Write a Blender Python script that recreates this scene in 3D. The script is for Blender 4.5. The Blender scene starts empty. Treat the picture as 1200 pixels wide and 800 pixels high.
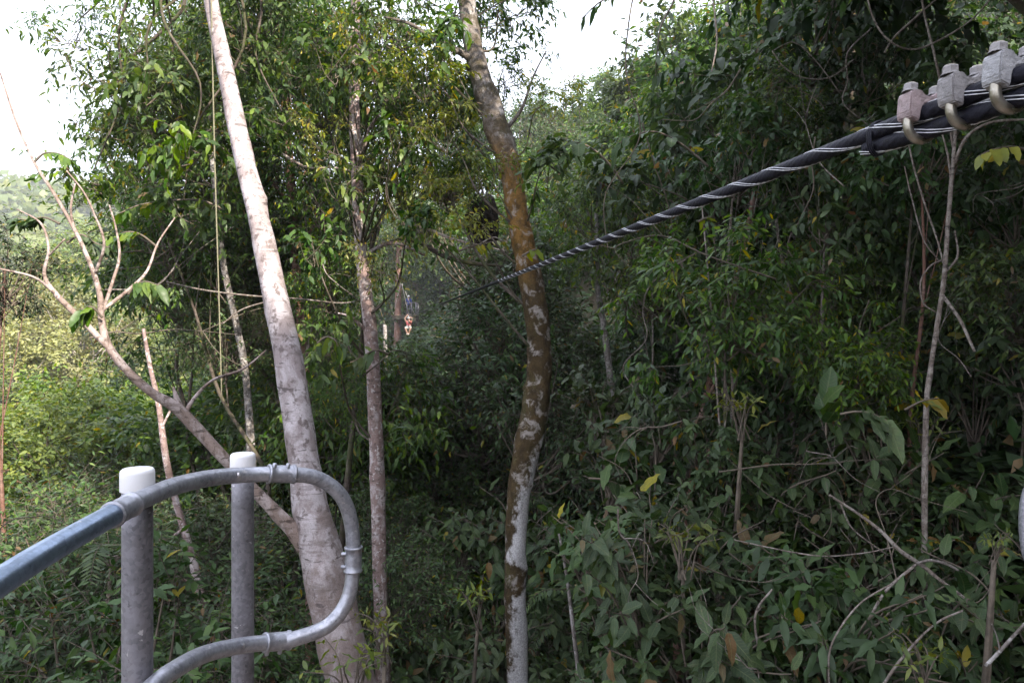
import bpy, bmesh, math, random
import numpy as np
from mathutils import Vector, Matrix, Euler

sc = bpy.context.scene
COL = sc.collection
rnd = random.Random(7)
PI = math.pi
FPX = 800.0                                     # focal length in pixels of the 1200 x 800 photograph

def at(px, py, Y):
    """world point seen at photo pixel (px, py) at distance Y in front of the camera (camera at the origin)"""
    return Vector(((px - 600.0) / FPX * Y, Y, (400.0 - py) / FPX * Y))

def pix(v):
    return (600 + FPX * v[0] / max(v[1], .01), 400 - FPX * v[2] / max(v[1], .01))

# ------------------------------------------------------------------ terrain
def softplus(x, k=1.0):
    x = np.asarray(x, float) / k
    return k * np.where(x > 20, x, np.log1p(np.exp(np.minimum(x, 20))))

def sstep(a, b, x):
    t = np.clip((np.asarray(x, float) - a) / (b - a), 0, 1)
    return t * t * (3 - 2 * t)

def ground(X, Y):
    X = np.asarray(X, float); Y = np.asarray(Y, float)
    u = X + 0.10 * Y - 0.4
    hr = 0.82 * softplus(u, 1.6)
    hr = 48 * np.tanh(hr / 48)
    shade_hill = 0.85 * softplus(-Y - 1.0, 1.5) * sstep(1, 8, X)  # unseen hill behind the camera, added to block the sun
    shade_hill = 23.5 * np.tanh(shade_hill / 23.5)
    ridge = 0.42 * softplus(Y - 24, 4) * sstep(-22, 6, X)
    ridge = 26 * np.tanh(ridge / 26)
    v = -(X + 7 + 0.14 * Y)
    drop = 7.5 * np.tanh(0.5 * softplus(v, 2) / 7.5)
    R = np.hypot(X, Y)
    far = 82 * sstep(90, 420, R) * sstep(-40, 60, Y) * (1 - sstep(-40, 20, X))
    bumps = .35 * np.sin(X * .7 + 1.3) * np.cos(Y * .55) + .5 * np.sin(X * .13 + Y * .21)
    return -6.2 + hr + shade_hill + ridge - drop + far + bumps

def gz(x, y):
    return float(ground(x, y))

# ------------------------------------------------------------------ object helpers
def tag(o, label=None, cat=None, group=None, kind=None):
    if label: o['label'] = label
    if cat: o['category'] = cat
    if group: o['group'] = group
    if kind: o['kind'] = kind
    return o

def thing(name, loc, label=None, cat=None, group=None, rz=0):
    o = bpy.data.objects.new(name, None)
    o.empty_display_size = .1
    o.location = loc; o.rotation_euler = (0, 0, rz)
    COL.objects.link(o)
    return tag(o, label, cat, group)

def link(name, me, parent=None, loc=None, rz=0, scale=None):
    o = bpy.data.objects.new(name, me)
    COL.objects.link(o)
    if parent: o.parent = parent
    if loc is not None: o.location = loc
    if rz: o.rotation_euler = (0, 0, rz)
    if scale is not None: o.scale = scale
    return o

class MB:
    """collects vertices, faces, material index, smooth flag"""
    def __init__(s):
        s.v = []; s.f = []; s.m = []; s.sm = []
    def add(s, vs, fs, mi=0, smooth=True):
        b = len(s.v)
        s.v += [tuple(p) for p in vs]
        for f in fs:
            s.f.append(tuple(i + b for i in f)); s.m.append(mi); s.sm.append(smooth)
    def mesh(s, name, mats):
        me = bpy.data.meshes.new(name)
        me.from_pydata(s.v, [], s.f)
        for m in mats: me.materials.append(m)
        me.polygons.foreach_set('material_index', s.m)
        me.polygons.foreach_set('use_smooth', s.sm)
        me.update()
        return me
    def obj(s, name, mats, parent=None, origin=None):
        if origin is not None:
            o = Vector(origin); s.v = [tuple(Vector(p) - o) for p in s.v]
        return link(name, s.mesh(name, mats), parent)

def catmull(pts, per=8):
    """pts: list of tuples (any dimension), resampled smoothly"""
    P = np.array([tuple(p) for p in pts], float)
    if len(P) == 2:
        t = np.linspace(0, 1, per + 1)[:, None]
        return P[0] * (1 - t) + P[1] * t
    Q = np.vstack([2 * P[0] - P[1], P, 2 * P[-1] - P[-2]])
    out = []
    for i in range(1, len(Q) - 2):
        p0, p1, p2, p3 = Q[i - 1], Q[i], Q[i + 1], Q[i + 2]
        for k in range(per):
            t = k / per
            out.append(.5 * ((2 * p1) + (-p0 + p2) * t + (2 * p0 - 5 * p1 + 4 * p2 - p3) * t * t + (-p0 + 3 * p1 - 3 * p2 + p3) * t ** 3))
    out.append(P[-1])
    return np.array(out)

def tube(mb, path, rad, sides=8, mi=0, cap=True, rough=0.0, seed=0, smooth=True):
    """path: (n,3), rad: (n,) or float. Parallel-transport frames."""
    P = np.asarray(path, float); n = len(P)
    R = np.full(n, rad, float) if np.isscalar(rad) else np.asarray(rad, float)
    T = np.gradient(P, axis=0); T /= np.linalg.norm(T, axis=1)[:, None] + 1e-12
    a = np.array([1., 0, 0]) if abs(T[0][0]) < .9 else np.array([0, 1., 0])
    N = a - T[0] * a.dot(T[0]); N /= np.linalg.norm(N)
    rg = np.random.RandomState(seed)
    ph = rg.rand(6) * 6.28
    ang = np.arange(sides) * 2 * PI / sides
    kn = [(rg.randint(2, max(3, n - 2)), rg.rand() * 6.28, rg.uniform(.10, .24) * (1 if rg.rand() < .7 else -.7), rg.uniform(.8, 1.8)) for _ in range(int(n * .22))] if (rough and sides >= 16) else []
    vs = []
    for i in range(n):
        N = N - T[i] * N.dot(T[i]); N /= np.linalg.norm(N) + 1e-12
        B = np.cross(T[i], N)
        r = R[i] * np.ones(sides)
        if rough:
            s = i * .55
            r = r * (1 + rough * (.5 * np.sin(2 * ang + ph[0] + s * .31) + .35 * np.sin(3 * ang + ph[1] - s * .6) + .3 * np.sin(5 * ang + ph[2] + s * 1.1) + .35 * math.sin(s * 1.3 + ph[3]) + .3 * rg.randn(sides) * .6))
        for ki, ka, kh, kw in kn:
            if abs(i - ki) < 4: r = r + R[i] * kh * np.exp(-((i - ki) / kw) ** 2 - (np.angle(np.exp(1j * (ang - ka))) / .5) ** 2)
        vs.append(P[i] + np.outer(np.cos(ang) * r, N) + np.outer(np.sin(ang) * r, B))
    vs = np.vstack(vs)
    fs = []
    for i in range(n - 1):
        for k in range(sides):
            k2 = (k + 1) % sides
            fs.append((i * sides + k, i * sides + k2, (i + 1) * sides + k2, (i + 1) * sides + k))
    if cap:
        fs.append(tuple(range(sides - 1, -1, -1)))
        fs.append(tuple((n - 1) * sides + k for k in range(sides)))
    mb.add(vs, fs, mi, smooth)

def box(mb, c, s, mi=0, rot=None, bev=0.0, smooth=False):
    bm = bmesh.new()
    bmesh.ops.create_cube(bm, size=1)
    for v in bm.verts: v.co = Vector((v.co.x * s[0], v.co.y * s[1], v.co.z * s[2]))
    if bev: bmesh.ops.bevel(bm, geom=bm.edges[:], offset=bev, segments=2, affect='EDGES', profile=.6)
    M = Matrix.Translation(Vector(c)) @ (rot.to_matrix().to_4x4() if rot else Matrix())
    bm.transform(M)
    bm.verts.index_update()
    mb.add([v.co for v in bm.verts], [[v.index for v in f.verts] for f in bm.faces], mi, smooth)
    bm.free()

# ------------------------------------------------------------------ materials
def newmat(name):
    m = bpy.data.materials.new(name); m.use_nodes = True
    nt = m.node_tree; nt.nodes.clear()
    out = nt.nodes.new('ShaderNodeOutputMaterial')
    return m, nt, out

class NT:
    def __init__(s, nt): s.nt = nt
    def n(s, t, **kw):
        x = s.nt.nodes.new(t)
        for k, v in kw.items():
            if k.startswith('in_'):
                key = k[3:]
                x.inputs[int(key) if key.isdigit() else key].default_value = v
            else: setattr(x, k, v)
        return x
    def l(s, a, b): s.nt.links.new(a, b)
    def noise(s, scale, detail=4, rough=.55, vec=None, dist=0):
        x = s.n('ShaderNodeTexNoise'); x.inputs['Scale'].default_value = scale
        x.inputs['Detail'].default_value = detail; x.inputs['Roughness'].default_value = rough
        x.inputs['Distortion'].default_value = dist
        if vec is not None: s.l(vec, x.inputs['Vector'])
        return x.outputs['Fac']
    def ramp(s, fac, stops, interp='LINEAR'):
        x = s.n('ShaderNodeValToRGB'); x.color_ramp.interpolation = interp
        el = x.color_ramp.elements
        while len(el) < len(stops): el.new(.5)
        for e, (p, c) in zip(el, stops):
            e.position = p; e.color = (c, c, c, 1) if np.isscalar(c) else (*c, 1)
        s.l(fac, x.inputs['Fac'])
        return x.outputs['Color']
    def mix(s, fac, a, b, mode='MIX'):
        x = s.n('ShaderNodeMix', data_type='RGBA', blend_type=mode)
        for sock, val in ((x.inputs['Factor'], fac), (x.inputs['A'], a), (x.inputs['B'], b)):
            if hasattr(val, 'links') or hasattr(val, 'is_output'): s.l(val, sock)
            elif np.isscalar(val): sock.default_value = val
            else: sock.default_value = (*val, 1)
        return x.outputs['Result']
    def math(s, op, a, b=0.0, clamp=False):
        x = s.n('ShaderNodeMath', operation=op, use_clamp=clamp)
        for i, val in enumerate((a, b)):
            if hasattr(val, 'is_output'): s.l(val, x.inputs[i])
            else: x.inputs[i].default_value = val
        return x.outputs[0]
    def mapping(s, vec, scale):
        x = s.n('ShaderNodeMapping'); x.inputs['Scale'].default_value = scale
        s.l(vec, x.inputs['Vector']); return x.outputs['Vector']
    def bump(s, h, strength=.4, dist=.02):
        x = s.n('ShaderNodeBump'); x.inputs['Strength'].default_value = strength
        x.inputs['Distance'].default_value = dist
        s.l(h, x.inputs['Height']); return x.outputs['Normal']
    def maprange(s, v, a, b, c=0., d=1.):
        x = s.n('ShaderNodeMapRange'); x.clamp = True
        for k, q in zip(('From Min', 'From Max', 'To Min', 'To Max'), (a, b, c, d)): x.inputs[k].default_value = q
        s.l(v, x.inputs['Value']); return x.outputs['Result']

def leaf_mat(name, dark, mid, light, yellow=(.30, .24, .03), brown=(.16, .09, .045), rough=.42, trans=.3, spec=.4, veins=False):
    m, nt, out = newmat(name); N = NT(nt)
    t = N.n('ShaderNodeAttribute', attribute_name='tint').outputs['Fac']
    base = N.ramp(t, [(0., dark), (.45, mid), (.86, light), (.93, light), (.95, yellow), (.98, yellow), (.985, brown)])
    oi = N.n('ShaderNodeObjectInfo').outputs['Random']
    hs = N.n('ShaderNodeHueSaturation')
    N.l(N.maprange(oi, 0, 1, .485, .515), hs.inputs['Hue'])
    rv = N.math('FRACT', N.math('MULTIPLY', oi, 7.31))
    N.l(N.maprange(rv, 0, 1, .70, 1.25), hs.inputs['Value'])
    N.l(N.maprange(N.math('FRACT', N.math('MULTIPLY', oi, 3.77)), 0, 1, 1.0, 1.28), hs.inputs['Saturation'])
    N.l(base, hs.inputs['Color'])
    col = hs.outputs['Color']
    p = N.n('ShaderNodeBsdfPrincipled')
    geo = N.n('ShaderNodeNewGeometry')
    blot = N.ramp(N.noise(38 if veins else 9, 3, .6, geo.outputs['Position']), [(.35, .78), (.6, 1.1)])
    col = N.mix(1.0, col, blot, 'MULTIPLY')
    if veins:
        sp_ = N.noise(55, 3, .5, geo.outputs['Position'], .6)
        col = N.mix(N.ramp(sp_, [(.655, 0.), (.68, .85)]), col, (.085, .06, .03))
        sp2 = N.noise(7, 4, .6, geo.outputs['Position'])
        col = N.mix(N.ramp(sp2, [(.55, 0.), (.72, .5)]), col, (.085, .095, .03))
        lu = N.n('ShaderNodeAttribute', attribute_name='lu').outputs['Fac']
        lv = N.n('ShaderNodeAttribute', attribute_name='lv').outputs['Fac']
        av = N.math('ABSOLUTE', lv)
        w = N.math('SINE', N.math('MULTIPLY', N.math('SUBTRACT', lu, N.math('MULTIPLY', av, .16)), 62.))
        side = N.maprange(w, .80, 1., 0, .35)
        midr = N.maprange(av, .0, .09, .8, 0.)
        vv = N.math('MAXIMUM', side, midr)
        col = N.mix(vv, col, N.mix(.5, col, (.22, .25, .12)))
        N.l(N.bump(N.math('SUBTRACT', 1., vv), .35, .004), p.inputs['Normal'])
    # paler, duller leaf underside
    und = N.mix(.3, col, (.09, .115, .07))
    col2 = N.mix(geo.outputs['Backfacing'], col, und)
    N.l(col2, p.inputs['Base Color'])
    p.inputs['Roughness'].default_value = rough
    p.inputs['Specular IOR Level'].default_value = spec
    tr = N.n('ShaderNodeBsdfTranslucent')
    N.l(N.mix(1., col, (1.5, 1.45, .7), 'MULTIPLY'), tr.inputs['Color'])
    ms = N.n('ShaderNodeMixShader'); ms.inputs[0].default_value = trans
    N.l(p.outputs[0], ms.inputs[1]); N.l(tr.outputs[0], ms.inputs[2])
    N.l(ms.outputs[0], out.inputs['Surface'])
    return m

def bark_mat(name, base, dark, pale, patch=.5, patch_scale=7, rings=True, moss=None, bump=.5, spots=None, grime=None):
    m, nt, out = newmat(name); N = NT(nt)
    pos = N.n('ShaderNodeNewGeometry').outputs['Position']
    n1 = N.noise(patch_scale, 6, .62, N.mapping(pos, (1, 1, .55)), .3)
    col = N.mix(N.ramp(n1, [(patch - .05, 0.), (patch + .05, 1.)]), base, pale)
    n2 = N.noise(patch_scale * 2.3, 5, .65, N.mapping(pos, (1, 1, .8)))
    col = N.mix(N.ramp(n2, [(.54, 0.), (.62, .9)]), col, dark)
    h = N.noise(60, 6, .7, N.mapping(pos, (1, 1, .35)))
    if rings:
        n3 = N.noise(9, 4, .6, N.mapping(pos, (.45, .45, 2.6)))
        col = N.mix(N.ramp(n3, [(.57, 0.), (.63, .55)]), col, dark)
    if spots:
        n4 = N.noise(26, 3, .5, pos)
        col = N.mix(N.ramp(n4, [(.60, 0.), (.64, 1.)]), col, spots)
    if moss:
        n5 = N.noise(4.5, 6, .7, pos)
        col = N.mix(N.ramp(n5, [(.46, 0.), (.58, .9)]), col, moss)
    if grime:
        gzn = N.n('ShaderNodeSeparateXYZ'); N.l(pos, gzn.inputs[0])
        gm = N.math('ADD', gzn.outputs['Z'], N.math('MULTIPLY', N.math('SUBTRACT', n1, .5), 3.2))
        col = N.mix(N.math('MULTIPLY', N.maprange(gm, grime[1], grime[0]), N.ramp(n2, [(.4, .95), (.62, .45)])), col, grime[2])
    # lens-shaped scars and cracks across the bark
    sc_ = N.noise(6, 3, .5, N.mapping(pos, (1., 1., 4.5)))
    col = N.mix(N.ramp(sc_, [(.64, 0.), (.68, .75)]), col, tuple(x * .55 for x in dark))
    fine = N.ramp(N.noise(120, 4, .7, pos), [(.3, .75), (.7, 1.15)])
    col = N.mix(1., col, fine, 'MULTIPLY')
    h = N.math('SUBTRACT', h, N.math('MULTIPLY', sc_, .8))
    p = N.n('ShaderNodeBsdfPrincipled'); N.l(col, p.inputs['Base Color'])
    p.inputs['Roughness'].default_value = .85; p.inputs['Specular IOR Level'].default_value = .2
    N.l(N.bump(N.math('ADD', h, N.math('MULTIPLY', n2, .8)), bump, .012), p.inputs['Normal'])
    N.l(p.outputs[0], out.inputs['Surface'])
    return m

def simple_mat(name, col, rough=.6, metal=0., var=.25, scale=30, bump=0., spec=.4, col2=None):
    m, nt, out = newmat(name); N = NT(nt)
    tc = N.n('ShaderNodeTexCoord').outputs['Object']
    n1 = N.noise(scale, 5, .6, tc)
    c = N.mix(N.ramp(n1, [(.35, 0.), (.65, 1.)]), tuple(x * (1 - var) for x in col), col2 or tuple(min(1, x * (1 + var)) for x in col))
    p = N.n('ShaderNodeBsdfPrincipled'); N.l(c, p.inputs['Base Color'])
    p.inputs['Metallic'].default_value = metal; p.inputs['Specular IOR Level'].default_value = spec
    N.l(N.maprange(n1, .3, .7, max(.03, rough - .12), rough + .12), p.inputs['Roughness'])
    if bump: N.l(N.bump(N.noise(scale * 3, 5, .65, tc), bump, .003), p.inputs['Normal'])
    N.l(p.outputs[0], out.inputs['Surface'])
    return m

# ---- leaves (linear base colours) : dull blue-green shade leaves, fresh and sunlit ones, sunlit valley species
L_BROAD = leaf_mat('broad_leaf', (.017, .036, .013), (.034, .068, .022), (.072, .115, .032), rough=.48, trans=.24, spec=.26, veins=True)
L_MID = leaf_mat('canopy_leaf', (.024, .050, .015), (.055, .108, .025), (.14, .20, .040), rough=.42, trans=.38, spec=.3)
L_YOUNG_AND_SUNLIT = leaf_mat('young_and_sunlit_leaf', (.10, .14, .03), (.17, .20, .04), (.27, .27, .055), rough=.42, trans=.42)
L_FINE = leaf_mat('fine_leaf', (.030, .058, .024), (.060, .112, .038), (.115, .170, .052), rough=.45, trans=.3, spec=.28)
L_VALLEY = leaf_mat('valley_leaf', (.070, .120, .028), (.145, .205, .045), (.26, .30, .07), rough=.5, trans=.34)
L_PALE = leaf_mat('pale_leaf', (.22, .24, .09), (.33, .33, .14), (.42, .40, .18), rough=.5, trans=.3)
L_DARK = leaf_mat('shade_leaf', (.017, .035, .014), (.034, .066, .023), (.066, .105, .034), rough=.46, trans=.27, spec=.26)
TWIG = simple_mat('twig_bark', (.10, .080, .062), .85, var=.4, scale=14)
TWIG_PALE = simple_mat('pale_twig_bark', (.27, .24, .215), .85, var=.35, scale=14, bump=.3)

B_PALE = bark_mat('pale_bark', (.245, .205, .208), (.12, .095, .092), (.38, .342, .355), .49, 7, grime=(-2.1, -.9, (.15, .112, .098)))
B_LIMB = bark_mat('limb_bark', (.22, .165, .145), (.10, .072, .06), (.33, .275, .265), .52, 12)
B_MOTTLE = bark_mat('mottled_bark', (.22, .155, .145), (.11, .08, .07), (.37, .32, .32), .54, 11, spots=(.42, .38, .38))
B_DARK = bark_mat('dark_bark', (.085, .066, .056), (.045, .036, .03), (.15, .125, .11), .58, 7, moss=(.055, .06, .025))
B_RED = bark_mat('red_brown_bark', (.16, .085, .065), (.085, .05, .04), (.23, .15, .125), .56, 8)
B_GREY = bark_mat('grey_bark', (.16, .14, .13), (.07, .058, .05), (.31, .285, .28), .53, 12, spots=(.38, .36, .35))
B_LIANA = bark_mat('liana_bark', (.15, .122, .105), (.065, .05, .045), (.25, .22, .2), .52, 20)
B_DRY = bark_mat('dry_branch_bark', (.30, .24, .205), (.15, .11, .09), (.40, .345, .32), .52, 15)

def mossy_bark():
    """mossy brown trunk: brown moss with a sun patch painted orange in the middle, white lichen low down and grey with white flecks high up"""
    m, nt, out = newmat('mossy_bark'); N = NT(nt)
    g = N.n('ShaderNodeNewGeometry'); pos = g.outputs['Position']
    sx = N.n('ShaderNodeSeparateXYZ'); N.l(pos, sx.inputs[0]); z = sx.outputs['Z']
    sn = N.n('ShaderNodeSeparateXYZ'); N.l(g.outputs['Normal'], sn.inputs[0])
    n1 = N.noise(5.5, 6, .65, N.mapping(pos, (1, 1, .6)), .4)
    n2 = N.noise(15, 5, .62, N.mapping(pos, (1, 1, .8)))
    n3 = N.noise(70, 5, .7, pos)
    zm0 = N.math('ADD', z, N.math('MULTIPLY', N.math('SUBTRACT', n1, .5), 1.2))
    grey = N.mix(N.ramp(n2, [(.4, 0.), (.62, 1.)]), (.10, .082, .07), (.19, .165, .15))
    grey = N.mix(N.ramp(n1, [(.53, 0.), (.63, 1.)]), grey, (.36, .34, .34))
    grey = N.mix(N.ramp(N.noise(7, 5, .7, pos), [(.48, 0.), (.6, .85)]), grey, (.055, .045, .024))
    mossc = N.mix(N.ramp(n2, [(.35, 0.), (.65, 1.)]), (.034, .024, .013), (.076, .052, .025))
    mossc = N.mix(N.ramp(n1, [(.50, 0.), (.62, .5)]), mossc, (.065, .062, .022))
    sun_patch = N.math('MULTIPLY', N.maprange(zm0, .45, .95), N.maprange(zm0, 2.2, 1.6))  # sunlight on the moss, painted in as an orange band
    mossc = N.mix(N.math('MULTIPLY', sun_patch, N.ramp(n2, [(.36, .25), (.6, 1.)])), mossc, (.21, .115, .035))
    mossc = N.mix(N.ramp(N.noise(9, 5, .65, pos, .5), [(.55, 0.), (.66, .8)]), mossc, (.33, .30, .285))
    zm = N.math('ADD', z, N.math('MULTIPLY', N.math('SUBTRACT', n1, .5), 1.6))
    col = N.mix(N.maprange(zm, 1.5, 2.4), mossc, grey)
    # white lichen: right flank first, then most of the trunk further down, with moss bands
    lic = N.math('ADD', N.math('MULTIPLY', sn.outputs['X'], .34), N.math('MULTIPLY', N.math('SUBTRACT', n1, .5), 1.5))
    lic = N.math('ADD', lic, N.maprange(z, -1.0, -2.0, -.30, .26))
    lic = N.math('ADD', lic, N.math('MULTIPLY', N.math('SUBTRACT', n2, .5), .8))
    lic = N.math('SUBTRACT', lic, N.math('MULTIPLY', N.maprange(N.math('ABSOLUTE', N.math('ADD', z, 2.25)), .06, .2, 1., 0.), .5))
    lic = N.math('SUBTRACT', lic, N.maprange(z, -.95, -.55, 0., 1.5))
    wht = N.mix(N.ramp(n3, [(.3, 0.), (.7, 1.)]), (.33, .315, .32), (.56, .545, .56))
    col = N.mix(N.maprange(lic, -.08, .16), col, wht)
    col = N.mix(1., col, N.ramp(n3, [(.3, .72), (.7, 1.18)]), 'MULTIPLY')
    p = N.n('ShaderNodeBsdfPrincipled'); N.l(col, p.inputs['Base Color'])
    p.inputs['Roughness'].default_value = .9; p.inputs['Specular IOR Level'].default_value = .15
    N.l(N.bump(N.math('ADD', n3, n2), .8, .02), p.inputs['Normal'])
    N.l(p.outputs[0], out.inputs['Surface'])
    return m
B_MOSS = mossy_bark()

def ground_mat():
    m, nt, out = newmat('leaf_litter'); N = NT(nt)
    pos = N.n('ShaderNodeNewGeometry').outputs['Position']
    n1 = N.noise(.9, 6, .65, pos); n2 = N.noise(14, 6, .7, pos)
    c = N.mix(N.ramp(n1, [(.4, 0.), (.6, 1.)]), (.045, .034, .024), (.035, .050, .022))
    c = N.mix(N.ramp(n2, [(.45, 0.), (.7, 1.)]), c, (.085, .062, .040))
    sy = N.n('ShaderNodeSeparateXYZ'); N.l(pos, sy.inputs[0])
    far = N.math('MULTIPLY', N.maprange(sy.outputs['Y'], 70, 120), N.maprange(sy.outputs['X'], 0, -20))
    cf = N.mix(N.ramp(N.noise(.11, 6, .7, pos), [(.35, 0.), (.65, 1.)]), (.06, .085, .03), (.15, .16, .06))
    c = N.mix(far, c, cf)
    p = N.n('ShaderNodeBsdfPrincipled'); N.l(c, p.inputs['Base Color'])
    p.inputs['Roughness'].default_value = .95; p.inputs['Specular IOR Level'].default_value = .1
    N.l(N.bump(n2, .8, .06), p.inputs['Normal'])
    N.l(p.outputs[0], out.inputs['Surface'])
    return m
GROUND = ground_mat()

# ------------------------------------------------------------------ leaves
def profile(t, shape):
    if shape == 'lance': return np.sin(PI * np.clip(t, 0, 1) ** .85) ** .9 * (1 - .25 * t)
    if shape == 'ovate': return np.sin(PI * np.clip(t, 0, 1) ** .72) ** .75
    return np.sin(PI * np.clip(t, 0, 1) ** .9) ** .7

def norm(a): return a / (np.linalg.norm(a, axis=-1, keepdims=True) + 1e-9)

def leaf_arrays(pos, d, n, L, W, tint, rows, shape, rg, fold=.25, curl=.25):
    """returns verts (N,V,3), faces per leaf list, per-vertex (lu, lv)"""
    Nn = len(pos)
    d = norm(d); side = norm(np.cross(n, d)); n = norm(np.cross(d, side))
    ts = np.array(rows); w = profile(ts, shape); K = len(ts)
    # local grid : K rows x 3 columns except the tip/base collapse
    U = []; V = []
    for i, t in enumerate(ts):
        if i == 0 or i == K - 1: U += [t]; V += [0]
        else: U += [t, t, t]; V += [-1, 0, 1]
    U = np.array(U); V = np.array(V); wv = np.interp(U, ts, w)
    idx = []; k = 0
    for i in range(K):
        if i in (0, K - 1): idx.append((k, k, k)); k += 1
        else: idx.append((k, k + 1, k + 2)); k += 3
    faces = []
    for i in range(K - 1):
        a = idx[i]; b = idx[i + 1]
        for s in (0, 1):
            q = [a[s], a[s + 1], b[s + 1], b[s]]
            q = list(dict.fromkeys(q))
            faces.append(tuple(q))
    fo = fold * (.4 + 1.2 * rg.rand(Nn, 1)); cu = curl * (rg.rand(Nn, 1) * 1.6 - .3)
    tw = (rg.rand(Nn, 1) - .5) * .5
    x = U[None] * L[:, None]
    y = V[None] * wv[None] * W[:, None] * .5
    wave = .05 * np.sin(U[None] * 14 + rg.rand(Nn, 1) * 6) * np.abs(V[None])
    z = np.abs(y) * fo - cu * (U[None] ** 2) * L[:, None] + y * tw * U[None] + wave * L[:, None] * (K > 4)
    P = pos[:, None, :] + x[..., None] * d[:, None, :] + y[..., None] * side[:, None, :] + z[..., None] * n[:, None, :]
    return P, faces, U, V * wv

def build_leaf_mesh(name, parts, mats, wood=None):
    """parts: list of (P (N,V,3), faces, U, V, tint (N,)) ; wood: MB with material index 1"""
    vs = []; loops = []; lens = []; tints = []; lus = []; lvs = []; base = 0
    for P, faces, U, V, tint in parts:
        Nn, K, _ = P.shape
        vs.append(P.reshape(-1, 3))
        off = base + np.arange(Nn)[:, None] * K
        # group faces by size, keep order leaf-major
        flat = np.array([i for f in faces for i in f]); sz = np.array([len(f) for f in faces])
        loops.append((off + flat[None]).reshape(-1)); lens.append(np.tile(sz, Nn))
        tints.append(np.repeat(tint, K)); lus.append(np.tile(U, Nn)); lvs.append(np.tile(V, Nn))
        base += Nn * K
    nleaf = sum(len(l) for l in lens)
    if wood and wood.v:
        vs.append(np.array(wood.v)); k = len(wood.v)
        loops.append(np.array([i + base for f in wood.f for i in f])); lens.append(np.array([len(f) for f in wood.f]))
        tints.append(np.zeros(k)); lus.append(np.zeros(k)); lvs.append(np.zeros(k))
    V_ = np.vstack(vs); LP = np.concatenate(loops); LN = np.concatenate(lens)
    me = bpy.data.meshes.new(name)
    me.vertices.add(len(V_)); me.vertices.foreach_set('co', V_.astype(np.float32).ravel())
    me.loops.add(len(LP)); me.loops.foreach_set('vertex_index', LP.astype(np.int32))
    st = np.concatenate([[0], np.cumsum(LN)[:-1]])
    me.polygons.add(len(LN)); me.polygons.foreach_set('loop_start', st.astype(np.int32))
    me.polygons.foreach_set('loop_total', LN.astype(np.int32))
    mi = np.zeros(len(LN), np.int32); mi[nleaf:] = 1
    for m in mats: me.materials.append(m)
    me.polygons.foreach_set('material_index', mi)
    me.polygons.foreach_set('use_smooth', np.ones(len(LN), bool))
    for nm, arr in (('tint', tints), ('lu', lus), ('lv', lvs)):
        a = me.attributes.new(nm, 'FLOAT', 'POINT'); a.data.foreach_set('value', np.concatenate(arr).astype(np.float32))
    me.update(calc_edges=True); me.validate()
    return me

R2 = [0, .35, .72, 1.]
R3 = [0, .07, .2, .36, .54, .72, .88, 1.]

def tints(rg, n, yellow=.012, brown=.012, lo=0., hi=.86, gamma=1.2):
    t = lo + (hi - lo) * rg.rand(n) ** gamma
    r = rg.rand(n)
    t[r < yellow] = .965; t[(r >= yellow) & (r < yellow + brown)] = .995
    return t

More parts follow.
